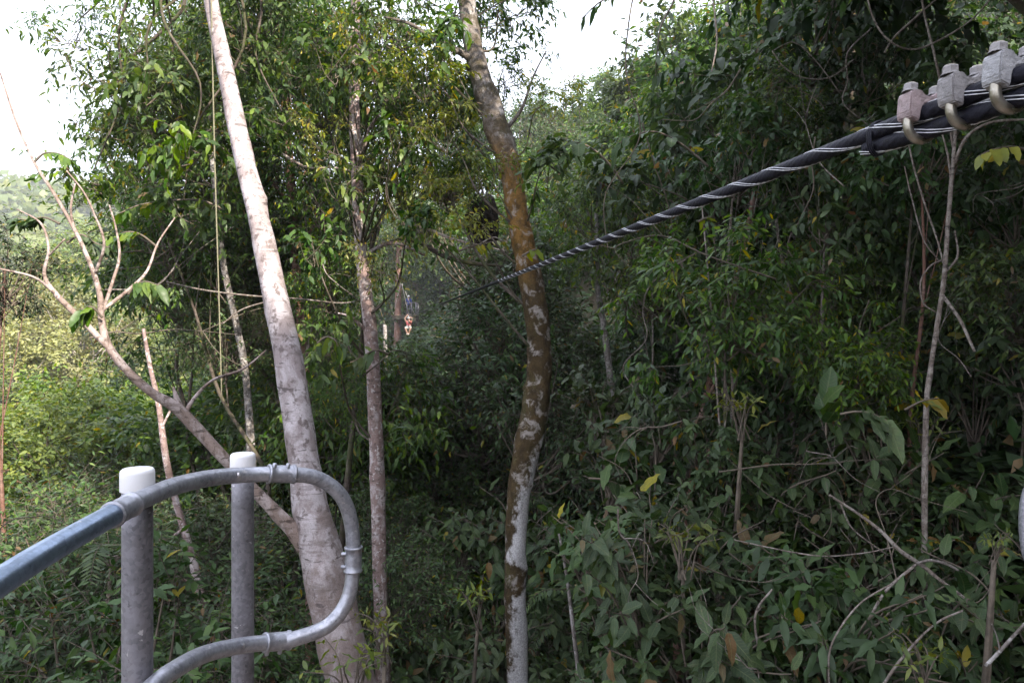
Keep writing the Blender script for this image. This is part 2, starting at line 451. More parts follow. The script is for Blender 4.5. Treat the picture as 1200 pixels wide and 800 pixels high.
def make_crown(name, seed, r, nclus, ntw, nlv, L, W, mats, rows=R2, shape='lance', droop=.5, flat=.8, clus=.42, shell=.55, twl=1., yellow=.012, brown=.012, wood_r=.02, fold=.25, curl=.25, hi=.86, twig_r=.004):
    """foliage made of leafy twigs that leave a handful of branch ends, centred on the origin"""
    rg = np.random.RandomState(seed)
    c = norm(rg.randn(nclus, 3)); rad = r * (shell + (1 - shell) * rg.rand(nclus, 1)) * (.72 + .4 * rg.rand(nclus, 1))
    c = c * rad * np.array([1, 1, flat])
    # uneven outline
    c += .18 * r * rg.randn(nclus, 3)
    rc = r * clus * (.6 + .8 * rg.rand(nclus))
    wood = MB()
    for i in range(nclus):
        a = np.array([0, 0, -.75 * r * flat]) + .08 * r * rg.randn(3)
        mid = a * .45 + c[i] * .55 + np.array([0, 0, -.1 * r]) + .06 * r * rg.randn(3)
        path = catmull([a, mid, c[i]], 4)
        tube(wood, path, np.linspace(wood_r, wood_r * .3, len(path)), 5, 1, cap=False)
    P0 = []; D0 = []; L0 = []
    for i in range(nclus):
        k = max(3, int(ntw * (.6 + .8 * rg.rand())))
        dd = norm(rg.randn(k, 3) + .75 * norm(c[i][None]) * np.array([1, 1, .8]) + np.array([0, 0, .15]))
        P0.append(c[i] + .12 * rc[i] * rg.randn(k, 3)); D0.append(dd); L0.append(rc[i] * twl * (.55 + .9 * rg.rand(k)))
    P0 = np.vstack(P0); D0 = np.vstack(D0); L0 = np.concatenate(L0)
    nt_ = len(P0)
    # twig : quadratic droop
    t = (np.arange(nlv)[None] + .4 + .5 * rg.rand(nt_, nlv)) / nlv
    t = .18 + .82 * t
    sag = .28 * droop
    pos = P0[:, None] + D0[:, None] * (L0[:, None] * t)[..., None] + np.array([0, 0, -1.])[None, None] * (sag * L0[:, None] * t ** 2)[..., None]
    sd = norm(np.cross(D0, np.array([0, 0, 1.])[None] + .3 * rg.randn(nt_, 3)))
    sgn = np.where((np.arange(nlv) % 2)[None] == 0, 1., -1.) * np.ones((nt_, 1))
    ld = .55 * D0[:, None] + .85 * sd[:, None] * sgn[..., None] + .35 * rg.randn(nt_, nlv, 3) + np.array([0, 0, -droop])[None, None]
    nn = np.array([0, 0, 1.])[None, None] + .45 * rg.randn(nt_, nlv, 3) + .25 * D0[:, None]
    pos = pos.reshape(-1, 3); ld = ld.reshape(-1, 3); nn = nn.reshape(-1, 3); M = len(pos)
    sz = .62 + .6 * rg.rand(M)
    tb = np.repeat(rg.rand(nclus), 1)
    tn = tints(rg, M, yellow, brown, hi=hi)
    A = leaf_arrays(pos, ld, nn, L * sz, W * sz * (.8 + .4 * rg.rand(M)), tn, rows, shape, rg, fold, curl)
    if twig_r:
        for i in range(nt_):
            s = np.array([0, .5, 1.])[:, None]
            pth = P0[i] + D0[i] * L0[i] * s + np.array([0, 0, -1.]) * sag * L0[i] * s ** 2
            tube(wood, pth, np.array([twig_r, twig_r * .7, twig_r * .3]), 3, 1, cap=False)
    return build_leaf_mesh(name, [(*A, tn)], mats, wood)

def make_broad_plant(name, seed, r, nstem, nlv, L, W, mats, droop=.35, hi=.8, yellow=.01, brown=.02, shape='ovate', hgt=1.25):
    """understorey shrub: arching stems that carry big leaves in spirals, base at the origin"""
    rg = np.random.RandomState(seed)
    wood = MB(); PP = []; DD = []; NNn = []; SZ = []
    for i in range(nstem):
        a = rg.rand() * 2 * PI; sp = r * (.25 + .85 * rg.rand()); hh = r * hgt * (.55 + .6 * rg.rand())
        end = np.array([math.cos(a) * sp, math.sin(a) * sp, hh])
        mid = np.array([math.cos(a) * sp * .4, math.sin(a) * sp * .4, hh * .72]) + .06 * r * rg.randn(3)
        path = catmull([np.array([.04 * rg.randn(), .04 * rg.randn(), -.1]), mid, end], 7)
        tube(wood, path, np.linspace(.011, .004, len(path)), 5, 1, cap=False)
        m = len(path)
        nl = int(nlv * (.6 + .8 * rg.rand())); ph = rg.rand() * 6
        for k in range(nl):
            t = 1 - .68 * (k / nl) ** 1.1
            f = t * (m - 1); q = int(min(f, m - 2)); p = path[q] * (1 - f + q) + path[q + 1] * (f - q)
            tg = norm(path[q + 1] - path[q])
            b = ph + k * 2.4
            e1 = norm(np.cross(tg, np.array([.3, .1, 1.]))); e2 = np.cross(tg, e1)
            out_ = e1 * math.cos(b) + e2 * math.sin(b)
            dl = out_ * 1.0 + tg * .45 + np.array([0, 0, -droop * (.4 + 1.1 * rg.rand())]) + .12 * rg.randn(3)
            PP.append(p + norm(out_) * .012); DD.append(dl)
            NNn.append(np.array([0, 0, 1.]) + .45 * tg + .3 * rg.randn(3)); SZ.append((.6 + .55 * rg.rand()) * (.8 if k < 2 else 1))
    PP = np.array(PP); DD = np.array(DD); NNn = np.array(NNn); SZ = np.array(SZ); M = len(PP)
    pet = norm(DD) * (.10 * L * SZ)[:, None]
    for i in range(M): tube(wood, np.array([PP[i], PP[i] + pet[i] * 1.05]), .0028, 3, 1, cap=False)
    tn = tints(rg, M, yellow, brown, hi=hi)
    A = leaf_arrays(PP + pet, DD, NNn, L * SZ, W * SZ * (.85 + .3 * rg.rand(M)), tn, R3, shape, rg, .22, .35)
    return build_leaf_mesh(name, [(*A, tn)], mats, wood)

def make_frond_plant(name, seed, nfr, Lf, nleaf, Ll, Wl, mats, arch=.6, up=.9, hi=.8, spread=1.0):
    """fern or pinnate leaf cluster: arching rachises with paired leaflets, base at the origin"""
    rg = np.random.RandomState(seed); wood = MB(); PP = []; DD = []; NN_ = []; SZ = []
    for i in range(nfr):
        a = 2 * PI * (i + rg.rand() * .6) / nfr; l = Lf * (.7 + .5 * rg.rand())
        h = np.array([math.cos(a), math.sin(a), 0]) * spread
        path = catmull([(0, 0, 0), tuple(h * l * .35 + np.array([0, 0, l * .45 * up])), tuple(h * l * .75 + np.array([0, 0, l * .5 * up])), tuple(h * l * 1.05 + np.array([0, 0, l * (.5 * up - arch * .45)]))], 6)
        tube(wood, path, np.linspace(.006, .002, len(path)), 4, 1, cap=False)
        m = len(path)
        for k in range(nleaf):
            t = .16 + .84 * k / (nleaf - 1); f = t * (m - 1); q = int(min(f, m - 2))
            p = path[q] * (1 - f + q) + path[q + 1] * (f - q); tg = norm(path[q + 1] - path[q])
            s = norm(np.cross(tg, np.array([0, 0, 1.])))
            for sg in (-1, 1):
                PP.append(p); DD.append(s * sg + .45 * tg + np.array([0, 0, -.2]) + .08 * rg.randn(3))
                NN_.append(np.cross(s, tg) + .15 * rg.randn(3)); SZ.append((.35 + .65 * math.sin(PI * min(1, t * .8 + .12))) * (.85 + .3 * rg.rand()))
    PP = np.array(PP); DD = np.array(DD); NN_ = np.array(NN_); SZ = np.array(SZ); M = len(PP)
    tn = tints(rg, M, .005, .005, hi=hi)
    A = leaf_arrays(PP, DD, NN_, Ll * SZ, Wl * SZ, tn, R2, 'lance', rg, .15, .2)
    return build_leaf_mesh(name, [(*A, tn)], mats, wood)
SUN_EL, SUN_AZ, SUN_E = 33, 54, 5.0
SKY_S, EXPO, CLOUD = .118, 1.9, (6.4, 6.8, 7.9)
HAZE = 0.0009
# ------------------------------------------------------------------ ground sheet (reaches past the far hills)
def build_ground():
    def axis(lim0, lim1, near, fine, grow=1.18):
        a = [0.0]; s = fine
        while a[-1] < lim1:
            if a[-1] > near: s *= grow
            a.append(a[-1] + s)
        b = [0.0]; s = fine
        while b[-1] > lim0:
            if b[-1] < -near: s *= grow
            b.append(b[-1] - s)
        return np.array(sorted(set(b + a)))
    xs = axis(-900, 900, 30, .8); ys = axis(-300, 900, 60, .8)
    X, Y = np.meshgrid(xs, ys); Z = ground(X, Y)
    V = np.stack([X, Y, Z], -1).reshape(-1, 3); nx = len(xs); ny = len(ys)
    i = np.arange(nx - 1)[None] + nx * np.arange(ny - 1)[:, None]
    F = np.stack([i, i + 1, i + 1 + nx, i + nx], -1).reshape(-1, 4)
    me = bpy.data.meshes.new('ground')
    me.from_pydata(V.tolist(), [], F.tolist()); me.materials.append(GROUND)
    me.polygons.foreach_set('use_smooth', [True] * len(F))
    tag(link('ground', me), 'forest hillside covered in dark leaf litter falling to a valley', kind='structure')
build_ground()

# ------------------------------------------------------------------ railings
def steel(name, base, rough, streak=.5, metal=.75):
    m, nt, out = newmat(name); N = NT(nt)
    tc = N.n('ShaderNodeTexCoord').outputs['Object']
    n1 = N.noise(55, 5, .65, tc); n2 = N.noise(14, 4, .6, N.mapping(tc, (1, 1, .5)))
    vo = N.n('ShaderNodeTexVoronoi'); vo.inputs['Scale'].default_value = 120; N.l(tc, vo.inputs['Vector'])
    spx = N.n('ShaderNodeSeparateColor'); N.l(vo.outputs['Color'], spx.inputs[0])
    c = N.mix(N.ramp(n2, [(.35, 0.), (.68, 1.)]), tuple(x * (1 - streak) for x in base), base)
    c = N.mix(N.math('MULTIPLY', spx.outputs[0], .35), c, tuple(min(1, x * 1.5) for x in base))
    c = N.mix(N.ramp(n1, [(.62, 0.), (.70, .8)]), c, tuple(x * .35 for x in base))
    c = N.mix(N.ramp(N.noise(31, 4, .6, tc, .4), [(.66, 0.), (.70, .7)]), c, (.62, .60, .62))
    p = N.n('ShaderNodeBsdfPrincipled'); N.l(c, p.inputs['Base Color'])
    p.inputs['Metallic'].default_value = metal
    N.l(N.maprange(n2, .3, .7, rough + .12, rough - .08), p.inputs['Roughness'])
    N.l(N.bump(n1, .25, .002), p.inputs['Normal'])
    N.l(p.outputs[0], out.inputs['Surface']); return m
S_GALV = steel('galvanised_steel', (.40, .405, .46), .42)
S_POST = steel('weathered_galvanised_steel', (.25, .24, .27), .55, .6, .5)
S_SHINY = steel('polished_steel_pipe', (.30, .37, .50), .33, .35, .9)
def cap_mat():
    m, nt, out = newmat('white_plastic'); N = NT(nt)
    tc = N.n('ShaderNodeTexCoord').outputs['Object']
    n = N.noise(22, 5, .65, N.mapping(tc, (1, 1, .4)))
    c = N.mix(N.ramp(n, [(.55, 0.), (.75, .5)]), (.74, .73, .76), (.40, .38, .36))
    p = N.n('ShaderNodeBsdfPrincipled'); N.l(c, p.inputs['Base Color']); p.inputs['Roughness'].default_value = .45
    N.l(p.outputs[0], out.inputs['Surface']); return m
CAP = cap_mat()
BOLT = simple_mat('zinc_bolt', (.5, .48, .5), .35, .8, scale=60)
DECK_Z = -1.45

def lathe(mb, prof, c, mi=0, sides=28, axis=Vector((0, 0, 1)), smooth=True):
    q = Vector((0, 0, 1)).rotation_difference(axis)
    vs = []; n = len(prof)
    for r, z in prof:
        for k in range(sides):
            a = 2 * PI * k / sides
            vs.append(Vector(c) + q @ Vector((r * math.cos(a), r * math.sin(a), z)))
    fs = [(i * sides + k, i * sides + (k + 1) % sides, (i + 1) * sides + (k + 1) % sides, (i + 1) * sides + k) for i in range(n - 1) for k in range(sides)]
    mb.add(vs, fs, mi, smooth)

def railing(label, path_px, posts, couplings, bolts, split, mirror=None):
    tf = mirror or (lambda v: v)
    pts = [tf(at(a, b, c)) for a, b, c in path_px]
    o0 = tf(Vector((posts[0][0], posts[0][1], DECK_Z)))
    root = thing('handrail', o0, label, 'railing', None)
    P = catmull(pts, 10)
    k = split * 10
    if k:
        mb = MB(); tube(mb, P[:k + 1], .0215, 24); mb.obj('rail', [S_SHINY], root, o0)
    mb = MB(); tube(mb, P[max(0, k - 1):], .0205, 24); o = mb.obj('end_loop', [S_GALV], root, o0)
    tag(o, 'dull galvanised pipe bent into a rounded end loop')
    for (x, y, zt, r, capr) in posts:
        c = tf(Vector((x, y, 0)))
        mb = MB(); tube(mb, np.array([(c.x, c.y, z) for z in np.linspace(DECK_Z, zt, 12)]), r, 28)
        lathe(mb, [(r * 2.2, DECK_Z + .002), (r * 2.2, DECK_Z + .012), (r * 1.02, DECK_Z + .013)], (c.x, c.y, 0))
        po = mb.obj('post', [S_POST], root, o0)
        mb = MB()
        lathe(mb, [(capr, zt - .004), (capr * 1.01, zt), (capr * 1.01, zt + .034), (capr * .97, zt + .0405), (capr * .86, zt + .044), (0.0005, zt + .0445)], (c.x, c.y, 0))
        lathe(mb, [(r, zt - .004), (capr, zt - .004)], (c.x, c.y, 0))
        mb.obj('cap', [CAP], po, o0)
    for (px, py) in couplings:
        i = min(range(len(P)), key=lambda j: (pix(tf(Vector(P[j])))[0] - px) ** 2 + (pix(tf(Vector(P[j])))[1] - py) ** 2) if mirror else min(range(len(P)), key=lambda j: (pix(P[j])[0] - px) ** 2 + (pix(P[j])[1] - py) ** 2)
        c = Vector(P[i]); d = (Vector(P[min(i + 2, len(P) - 1)]) - Vector(P[i - 2])).normalized()
        mb = MB(); l = .036
        prof = [(.0212, -l), (.0262, -l), (.0266, -l + .005), (.0240, -l + .007), (.0238, -.012), (.0244, 0), (.0238, .012), (.0240, l - .007), (.0266, l - .005), (.0262, l), (.0212, l)]
        lathe(mb, prof, c, axis=d)
        # pinch bolts of the coupling
        sdir = d.cross(Vector((0, 1, 0))).normalized()
        for s in (-.018, .018):
            b = c + d * s + sdir * (-.024 if d.z < -.5 else .024) + Vector((0, -.012, 0))
            lathe(mb, [(.0058, -.006), (.0058, .006), (.004, .008), (.0003, .0082)], b, 0, 10, sdir * (-1 if d.z < -.5 else 1))
        mb.obj('coupling', [S_GALV], root, o0)
    for (px, py) in bolts:
        i = min(range(len(P)), key=lambda j: (pix(P[j])[0] - px) ** 2 + (pix(P[j])[1] - py) ** 2)
        c = Vector(P[i]); n = (-c).normalized()
        mb = MB(); lathe(mb, [(.0085, .016), (.0085, .0215), (.0065, .0245), (.0003, .0255)], c, 0, 14, n); mb.obj('bolt', [BOLT], root, o0)
    return root

RAIL = [(-420, 955, .45), (-160, 792, .72), (0, 681, 1.0), (75, 635, 1.17), (143, 597, 1.36), (160, 588, 1.41), (200, 571, 1.55), (240, 561, 1.68), (283, 556.5, 1.79), (340, 555.5, 1.87), (374, 561, 1.92), (399, 580, 1.95), (411, 610, 1.97), (414, 655, 1.97), (408, 700, 1.96), (385, 732, 1.93), (345, 748, 1.88), (325, 751, 1.86), (283, 756, 1.78), (240, 766, 1.66), (205, 784, 1.54), (180, 803, 1.47), (150, 835, 1.38), (75, 915, 1.17), (0, 1000, 1.0), (-160, 1180, .72)]
railing('grey metal pipe railing with two white-capped posts and a rounded end loop, at lower left', RAIL,
        [(-.823, 1.5, (400 - 572) / 800 * 1.5, .031, .0345), (-.761, 1.93, (400 - 549) / 800 * 1.93, .030, .0338)],
        [(143, 597), (330, 555), (414, 655), (325, 751)], [(187, 577), (277, 558), (281, 757)], 4)
# the railing on the other side of the platform, of which only the end of its loop is in the picture
def mir(v): return Vector((1.40 - v.x - .03 * v.y, v.y + .42, v.z - .03))
railing('bluish pipe railing cut off by the right edge of the photo', RAIL,
        [(-.823, 1.5, -.32, .031, .0345), (-.761, 1.93, -.36, .030, .0338)], [(414, 655)], [], 4, mir)

# ------------------------------------------------------------------ the near platform under the camera
WOOD = simple_mat('weathered_planks', (.16, .12, .09), .8, var=.4, scale=9, bump=.5)
def near_platform():
    root = thing('platform', (0.25, 1.0, gz(.25, 1.0)), 'weathered wooden plank platform that carries the pipe railings', 'platform')
    o0 = root.location.copy()
    mb = MB()
    for i in range(22):
        box(mb, (0.3, -1.1 + i * .165, DECK_Z - .022), (3.9, .155, .042), bev=.004)
    mb.obj('deck', [WOOD], root, o0)
    for x in (-1.3, 1.95):
        mb = MB(); box(mb, (x, .62, DECK_Z - .144), (.09, 3.5, .2), bev=.004); mb.obj('beam', [WOOD], root, o0)
        for y in (-.8, 2.1):
            z0 = gz(x, y) - .3; zt = DECK_Z - .246
            if zt - z0 < .1: continue
            mb = MB(); tube(mb, np.array([(x, y, z0), (x, y, (z0 + zt) / 2), (x, y, zt)]), .09, 12); mb.obj('support_post', [WOOD], root, o0)
near_platform()

# ------------------------------------------------------------------ zip line
def cab(Y): return np.array((.7414 - .1675 * Y, Y, .292 + .0298 * Y))
RC = .0119
CDIR = Vector(cab(10.) - cab(0.)).normalized()
RUBBER = simple_mat('black_cable', (.013, .013, .020), .5, .0, var=.4, scale=90, bump=.4, spec=.16)
STRIPE = simple_mat('silver_strand', (.60, .60, .65), .4, .0, var=.25, scale=60)
def rope(mb, path, r, lobes, pitch, sides, mi=0):
    P = np.asarray(path); d = norm(P[-1] - P[0]); a = norm(np.cross(d, (0, 0, 1.))); b = np.cross(a, d)
    s = np.concatenate([[0], np.cumsum(np.linalg.norm(np.diff(P, axis=0), axis=1))])
    ang = np.arange(sides) * 2 * PI / sides
    rr = r * (1 + .055 * np.cos(lobes * (ang[None] - 2 * PI * s[:, None] / pitch)))
    vs = P[:, None] + (np.cos(ang)[None] * rr)[..., None] * a + (np.sin(ang)[None] * rr)[..., None] * b
    n = len(P); i = np.arange(n - 1)[:, None] * sides; k = np.arange(sides)[None]; k2 = (k + 1) % sides
    F = np.stack([i + k, i + k2, i + sides + k2, i + sides + k], -1).reshape(-1, 4)
    mb.add(vs.reshape(-1, 3), F.tolist() + [tuple(range(sides - 1, -1, -1)), tuple((n - 1) * sides + q for q in range(sides))], mi)
def helix(mb, f, y0, y1, r, pitch, ph, rt, step, mi=0):
    n = int((y1 - y0) / step); ys = np.linspace(y0, y1, n)
    a = np.cross(CDIR, (0, 0, 1.)); a = norm(a); b = np.cross(a, CDIR)
    th = 2 * PI * ys / pitch + ph
    P = np.array([f(y) for y in ys]) + (np.cos(th) * r)[:, None] * a + (np.sin(th) * r)[:, None] * b
    tube(mb, P, rt, 5, mi)
def tail(y): return cab(y) + np.array((.006, 0, -.0245)) * (1 - .22 * max(0., min(1., (y - .95) / .13)))
zl = thing('zip_line_cable', cab(1.0), 'thick black twisted cable with white stripes running from upper right to the distant platform', 'cable')
zo = zl.location.copy()
mb = MB()
ys = np.concatenate([np.arange(-2.9, 3.0, .006), np.linspace(3.0, 12, 220), np.linspace(12.2, 57.9, 60)])
rope(mb, [cab(y) for y in ys], RC, 7, .145, 28); mb.obj('main_rope', [RUBBER], zl, zo)
mb = MB(); rope(mb, [tail(y) for y in np.arange(-2.9, 1.09, .006)], RC, 7, .145, 28); mb.obj('tail_rope', [RUBBER], zl, zo)
SG = -1
for f, y0, y1, p0 in ((cab, -2.8, 5.0, 0.), (tail, -2.8, 1.088, 1.9)):
    for dp in (0., .36, PI, PI + .36):
        mb = MB(); helix(mb, f, y0, y1, RC * 1.02, .29 * SG, p0 + dp, .0008, .004); o = mb.obj('white_stripe', [STRIPE], zl, zo)
mb = MB()
for k in range(3):
    c = cab(1.083) * .5 + tail(1.083) * .5
    th = np.linspace(0, 2 * PI, 25); a = norm(np.cross(CDIR, (0, 0, 1.))); b = np.cross(a, CDIR)
    tube(mb, c + np.array(CDIR) * (k * .004 - .03) + np.outer(np.cos(th) * .0155, a) + np.outer(np.sin(th) * .026, b), .0016, 5)
mb.obj('binding_wire', [RUBBER], zl, zo)

CAST = [simple_mat('cast_zinc_%s' % n, c, .55, .45, var=.22, scale=45, bump=.9) for n, c in (('pink', (.30, .235, .24)), ('grey', (.25, .235, .24)), ('light', (.31, .305, .32)))]
BRASSY = simple_mat('yellow_zinc', (.24, .205, .15), .3, .9, var=.4, scale=25, bump=.3, col2=(.44, .41, .36))
def clip(Y, mat, label, tilt=0.):
    c = cab(Y)
    t = CDIR; u = Vector((0, 0, 1)); u = (u - t * u.dot(t)).normalized(); s = t.cross(u)
    u2 = u * math.cos(tilt) + s * math.sin(tilt); s2 = t.cross(u2)
    def W(a, b, d): return Vector(c) + (s2 * a + u2 * b + t * d) * .84
    root = thing('wire_rope_clip', c, label, 'cable clamp', 'wire rope clips on the cable')
    half = [(.0, .0152), (.0095, .0118), (.0142, .003), (.0150, -.012), (.0175, -.018), (.0205, -.015), (.0325, -.011), (.0350, -.002), (.0350, .027), (.0310, .034), (.0150, .0345), (.0090, .0275), (.0, .0255)]
    prof = half + [(-x, y) for x, y in half[::-1] if x > 0]
    bm = bmesh.new(); n = len(prof)
    va = [bm.verts.new((x, y, -.0165)) for x, y in prof]; vb = [bm.verts.new((x, y, .0165)) for x, y in prof]
    bm.faces.new(va[::-1]); bm.faces.new(vb)
    for i in range(n): bm.faces.new((va[i], va[(i + 1) % n], vb[(i + 1) % n], vb[i]))
    bmesh.ops.recalc_face_normals(bm, faces=bm.faces[:])
    bmesh.ops.bevel(bm, geom=bm.edges[:], offset=.0018, segments=2, affect='EDGES')
    bmesh.ops.triangulate(bm, faces=[f for f in bm.faces if len(f.verts) > 4])
    bm.verts.index_update(); mb = MB()
    mb.add([W(v.co.x, v.co.y, v.co.z) for v in bm.verts], [[v.index for v in f.verts] for f in bm.faces], 0, False); bm.free()
    o = mb.obj('saddle', [mat], root, c)
    mb = MB(); path = [(-.0245, .0495), (-.0245, .02), (-.0245, -.0)] + [(-.0245 * math.cos(a), -.0175 - .0255 * math.sin(a)) for a in np.linspace(0, PI, 18)] + [(.0245, -.0), (.0245, .02), (.0245, .0495)]
    tube(mb, np.array([W(a, b, 0) for a, b in path]), .0066, 14); mb.obj('u_bolt', [BRASSY], root, c)
    for sg in (-1, 1):
        mb = MB()
        def prism(r, y0, y1, sides, off=.3, mi=0):
            ring = lambda y, q: [W(sg * .0245 + q * math.cos(off + 2 * PI * k / sides), y, q * math.sin(off + 2 * PI * k / sides)) for k in range(sides)]
            vs = ring(y0, r) + ring(y1 - .0015, r) + ring(y1, r * .88)
            fs = [(j * sides + k, j * sides + (k + 1) % sides, (j + 1) * sides + (k + 1) % sides, (j + 1) * sides + k) for j in (0, 1) for k in range(sides)] + [tuple(2 * sides + k for k in range(sides))]
            mb.add(vs, fs, mi, False)
        prism(.0128, .0345, .0375, 20); prism(.0118, .0375, .0475, 6, .3 + sg * .4)
        mb.obj('nut', [CAST[1]], root, c)
clip(.966, CAST[0], 'pinkish grey cable clamp, the one farthest down the black cable', .06)
clip(.893, CAST[1], 'middle one of the three grey cable clamps on the black cable', -.04)
clip(.825, CAST[2], 'light grey cable clamp cut by the right edge, nearest on the cable', .05)

# ------------------------------------------------------------------ people (one skinned surface each)
def skinned(name, joints, bones, mats, parent, sub=1):
    names = list(joints); idx = {n: i for i, n in enumerate(names)}
    me = bpy.data.meshes.new(name + '_skeleton')
    me.from_pydata([joints[n][0] for n in names], [(idx[a], idx[b]) for a, b, m in bones], [])
    o = bpy.data.objects.new(name + '_skeleton', me); COL.objects.link(o)
    o.modifiers.new('s', 'SKIN').use_smooth_shade = True
    for n in names:
        r = joints[n][1]; me.skin_vertices[0].data[idx[n]].radius = (r, r)
    me.skin_vertices[0].data[0].use_root = True
    sb = o.modifiers.new('d', 'SUBSURF'); sb.levels = sub; sb.render_levels = sub
    dg = bpy.context.evaluated_depsgraph_get()
    m2 = bpy.data.meshes.new_from_object(o.evaluated_get(dg)); m2.name = name
    m2.materials.clear()
    for m in mats: m2.materials.append(m)
    segs = [(np.array(joints[a][0]), np.array(joints[b][0]), m) for a, b, m in bones]
    for p in m2.polygons:
        c = np.array(p.center); best = 1e9
        for a, b, m in segs:
            t = np.clip((c - a).dot(b - a) / ((b - a).dot(b - a) + 1e-9), 0, 1); d = np.linalg.norm(c - a - t * (b - a))
            if d < best: best = d; p.material_index = m
        p.use_smooth = True
    bpy.data.objects.remove(o); bpy.data.meshes.remove(me)
    return link(name, m2, parent)

SKIN = simple_mat('skin', (.22, .13, .095), .55, var=.1)
def cloth(n, c): return simple_mat(n, c, .85, var=.12, scale=25)
C_RED = cloth('red_shirt', (.17, .03, .035)); C_WHITE = cloth('white_shorts', (.30, .29, .29)); C_BLUE = cloth('blue_shirt', (.02, .035, .20)); C_DARK = cloth('dark_trousers', (.04, .04, .05))
SHOE = cloth('shoe_cloth', (.3, .26, .24)); HELM = simple_mat('white_helmet', (.5, .5, .5), .3, var=.05); STRAP = cloth('dark_strap', (.03, .03, .03)); HAIR = cloth('dark_hair', (.02, .015, .01))

def person(root, J, mats, helmet=True):
    """J: main joints; adds hands with fingers and a face"""
    bones = []
    def B(a, b, m): bones.append((a, b, m))
    B('pelvis', 'belly', 1); B('belly', 'chest', 1); B('chest', 'neck', 0); B('neck', 'head', 0); B('head', 'crown', 0)
    for s in 'LR':
        B('chest', 'sh' + s, 1); B('sh' + s, 'el' + s, 1 if root.get('sleeves') else 0); B('el' + s, 'wr' + s, 0)
        B('pelvis', 'hip' + s, 2); B('hip' + s, 'kn' + s, 2); B('kn' + s, 'an' + s, 2 if root.get('trousers') else 0); B('an' + s, 'toe' + s, 3)
        w = Vector(J['wr' + s][0]); d = (w - Vector(J['el' + s][0])).normalized()
        sd = d.cross(Vector((0, 1, 0))).normalized() if abs(d.y) < .9 else Vector((1, 0, 0)); nn = d.cross(sd)
        J['palm' + s] = (tuple(w + d * .05), .032); B('wr' + s, 'palm' + s, 0)
        for k, (off, ln) in enumerate(((-.03, .062), (-.010, .075), (.010, .07), (.03, .055), (.045, .04))):
            base = w + d * (.085 if k < 4 else .045) + sd * off; tip = base + d * ln * .55 + nn * .02; e = tip + d * ln * .25 + nn * .035
            if k == 4: tip = base + sd * .03 + d * .02; e = tip + d * .025
            J['f%d%s' % (k, s)] = (tuple(base), .010); J['g%d%s' % (k, s)] = (tuple(tip), .0085); J['h%d%s' % (k, s)] = (tuple(e), .007)
            B('palm' + s, 'f%d%s' % (k, s), 0); B('f%d%s' % (k, s), 'g%d%s' % (k, s), 0); B('g%d%s' % (k, s), 'h%d%s' % (k, s), 0)
    body = skinned('body', J, bones, mats, root)
    hc = Vector(J['head'][0]); hr = .098
    fz = root.get('face', -1)
    mb = MB(); lathe(mb, [(hr * 1.0, .0), (hr * 1.10, .02), (hr * 1.08, .05), (hr * .92, .09), (hr * .6, .115), (.001, .125)], hc + Vector((0, 0, .035)), 0, 16)
    lathe(mb, [(hr * 1.05, .0), (hr * 1.28, -.006), (hr * 1.24, .006), (hr * 1.05, .012)], hc + Vector((0, fz * .02, .036)), 0, 16)
    mb.obj('helmet', [HELM], root)
    for s in (-1, 1):
        mb = MB(); lathe(mb, [(.0005, .0), (.010, .001), (.012, .004), (.0005, .008)], hc + Vector((s * .034, fz * .092, .012)), 0, 8, Vector((0, fz, 0))); mb.obj('eye', [HAIR], root)
    mb = MB(); tube(mb, np.array([hc + Vector((0, fz * .088, .015)), hc + Vector((0, fz * .115, -.02)), hc + Vector((0, fz * .095, -.028))]), [.008, .014, .012], 6); mb.obj('nose', [SKIN], root)
    mb = MB(); tube(mb, np.array([hc + Vector((-.026, fz * .088, -.055)), hc + Vector((0, fz * .100, -.058)), hc + Vector((.026, fz * .088, -.055))]), .006, 6); mb.obj('mouth', [cloth('lip_colour', (.3, .1, .09))], root)
    for s in (-1, 1):
        mb = MB(); lathe(mb, [(.001, 0), (.018, .004), (.022, .012), (.001, .016)], hc + Vector((s * .088, 0, -.005)), 0, 8, Vector((s, 0, 0))); mb.obj('ear', [SKIN], root)
    return body

# rider hanging in a harness below the line, facing the camera
RY = 46.; rx, _, rz = cab(RY)
rider = thing('person', (rx, RY, rz - 1.25), 'person in red top and white shorts hanging in a harness under the cable, arms raised', 'person')
rider['face'] = -1
z0 = .0
J = dict(pelvis=((0, .05, .52), .15), belly=((0, .08, .68), .13), chest=((0, .09, .86), .155), neck=((0, .06, 1.02), .06), head=((0, .03, 1.12), .095), crown=((0, .04, 1.20), .07))
for s, sg in (('L', -1), ('R', 1)):
    J['sh' + s] = ((sg * .19, .07, .93), .065); J['el' + s] = ((sg * .27, -.05, 1.13), .045); J['wr' + s] = ((sg * .10, -.05, 1.33 - (.10 if sg > 0 else 0)), .033)
    J['hip' + s] = ((sg * .11, .0, .50), .115); J['kn' + s] = ((sg * .17, -.38, .50), .075); J['an' + s] = ((sg * .04, -.30, .10), .048); J['toe' + s] = ((sg * .05, -.46, .04), .045)
person(rider, J, [SKIN, C_RED, C_WHITE, SHOE])
mb = MB()
tube(mb, np.array([(0, -.07, .62), (0, -.02, 1.0), (0, -.01, 1.27)]), .018, 6)
tube(mb, np.array([(.15 * math.cos(a), .05 + .15 * math.sin(a), .60) for a in np.linspace(0, 2 * PI, 17)]), .022, 6); mb.obj('harness', [STRAP], rider)
mb = MB(); box(mb, (0, 0, 1.25), (.06, .22, .13), bev=.015); mb.obj('trolley', [S_GALV], rider)

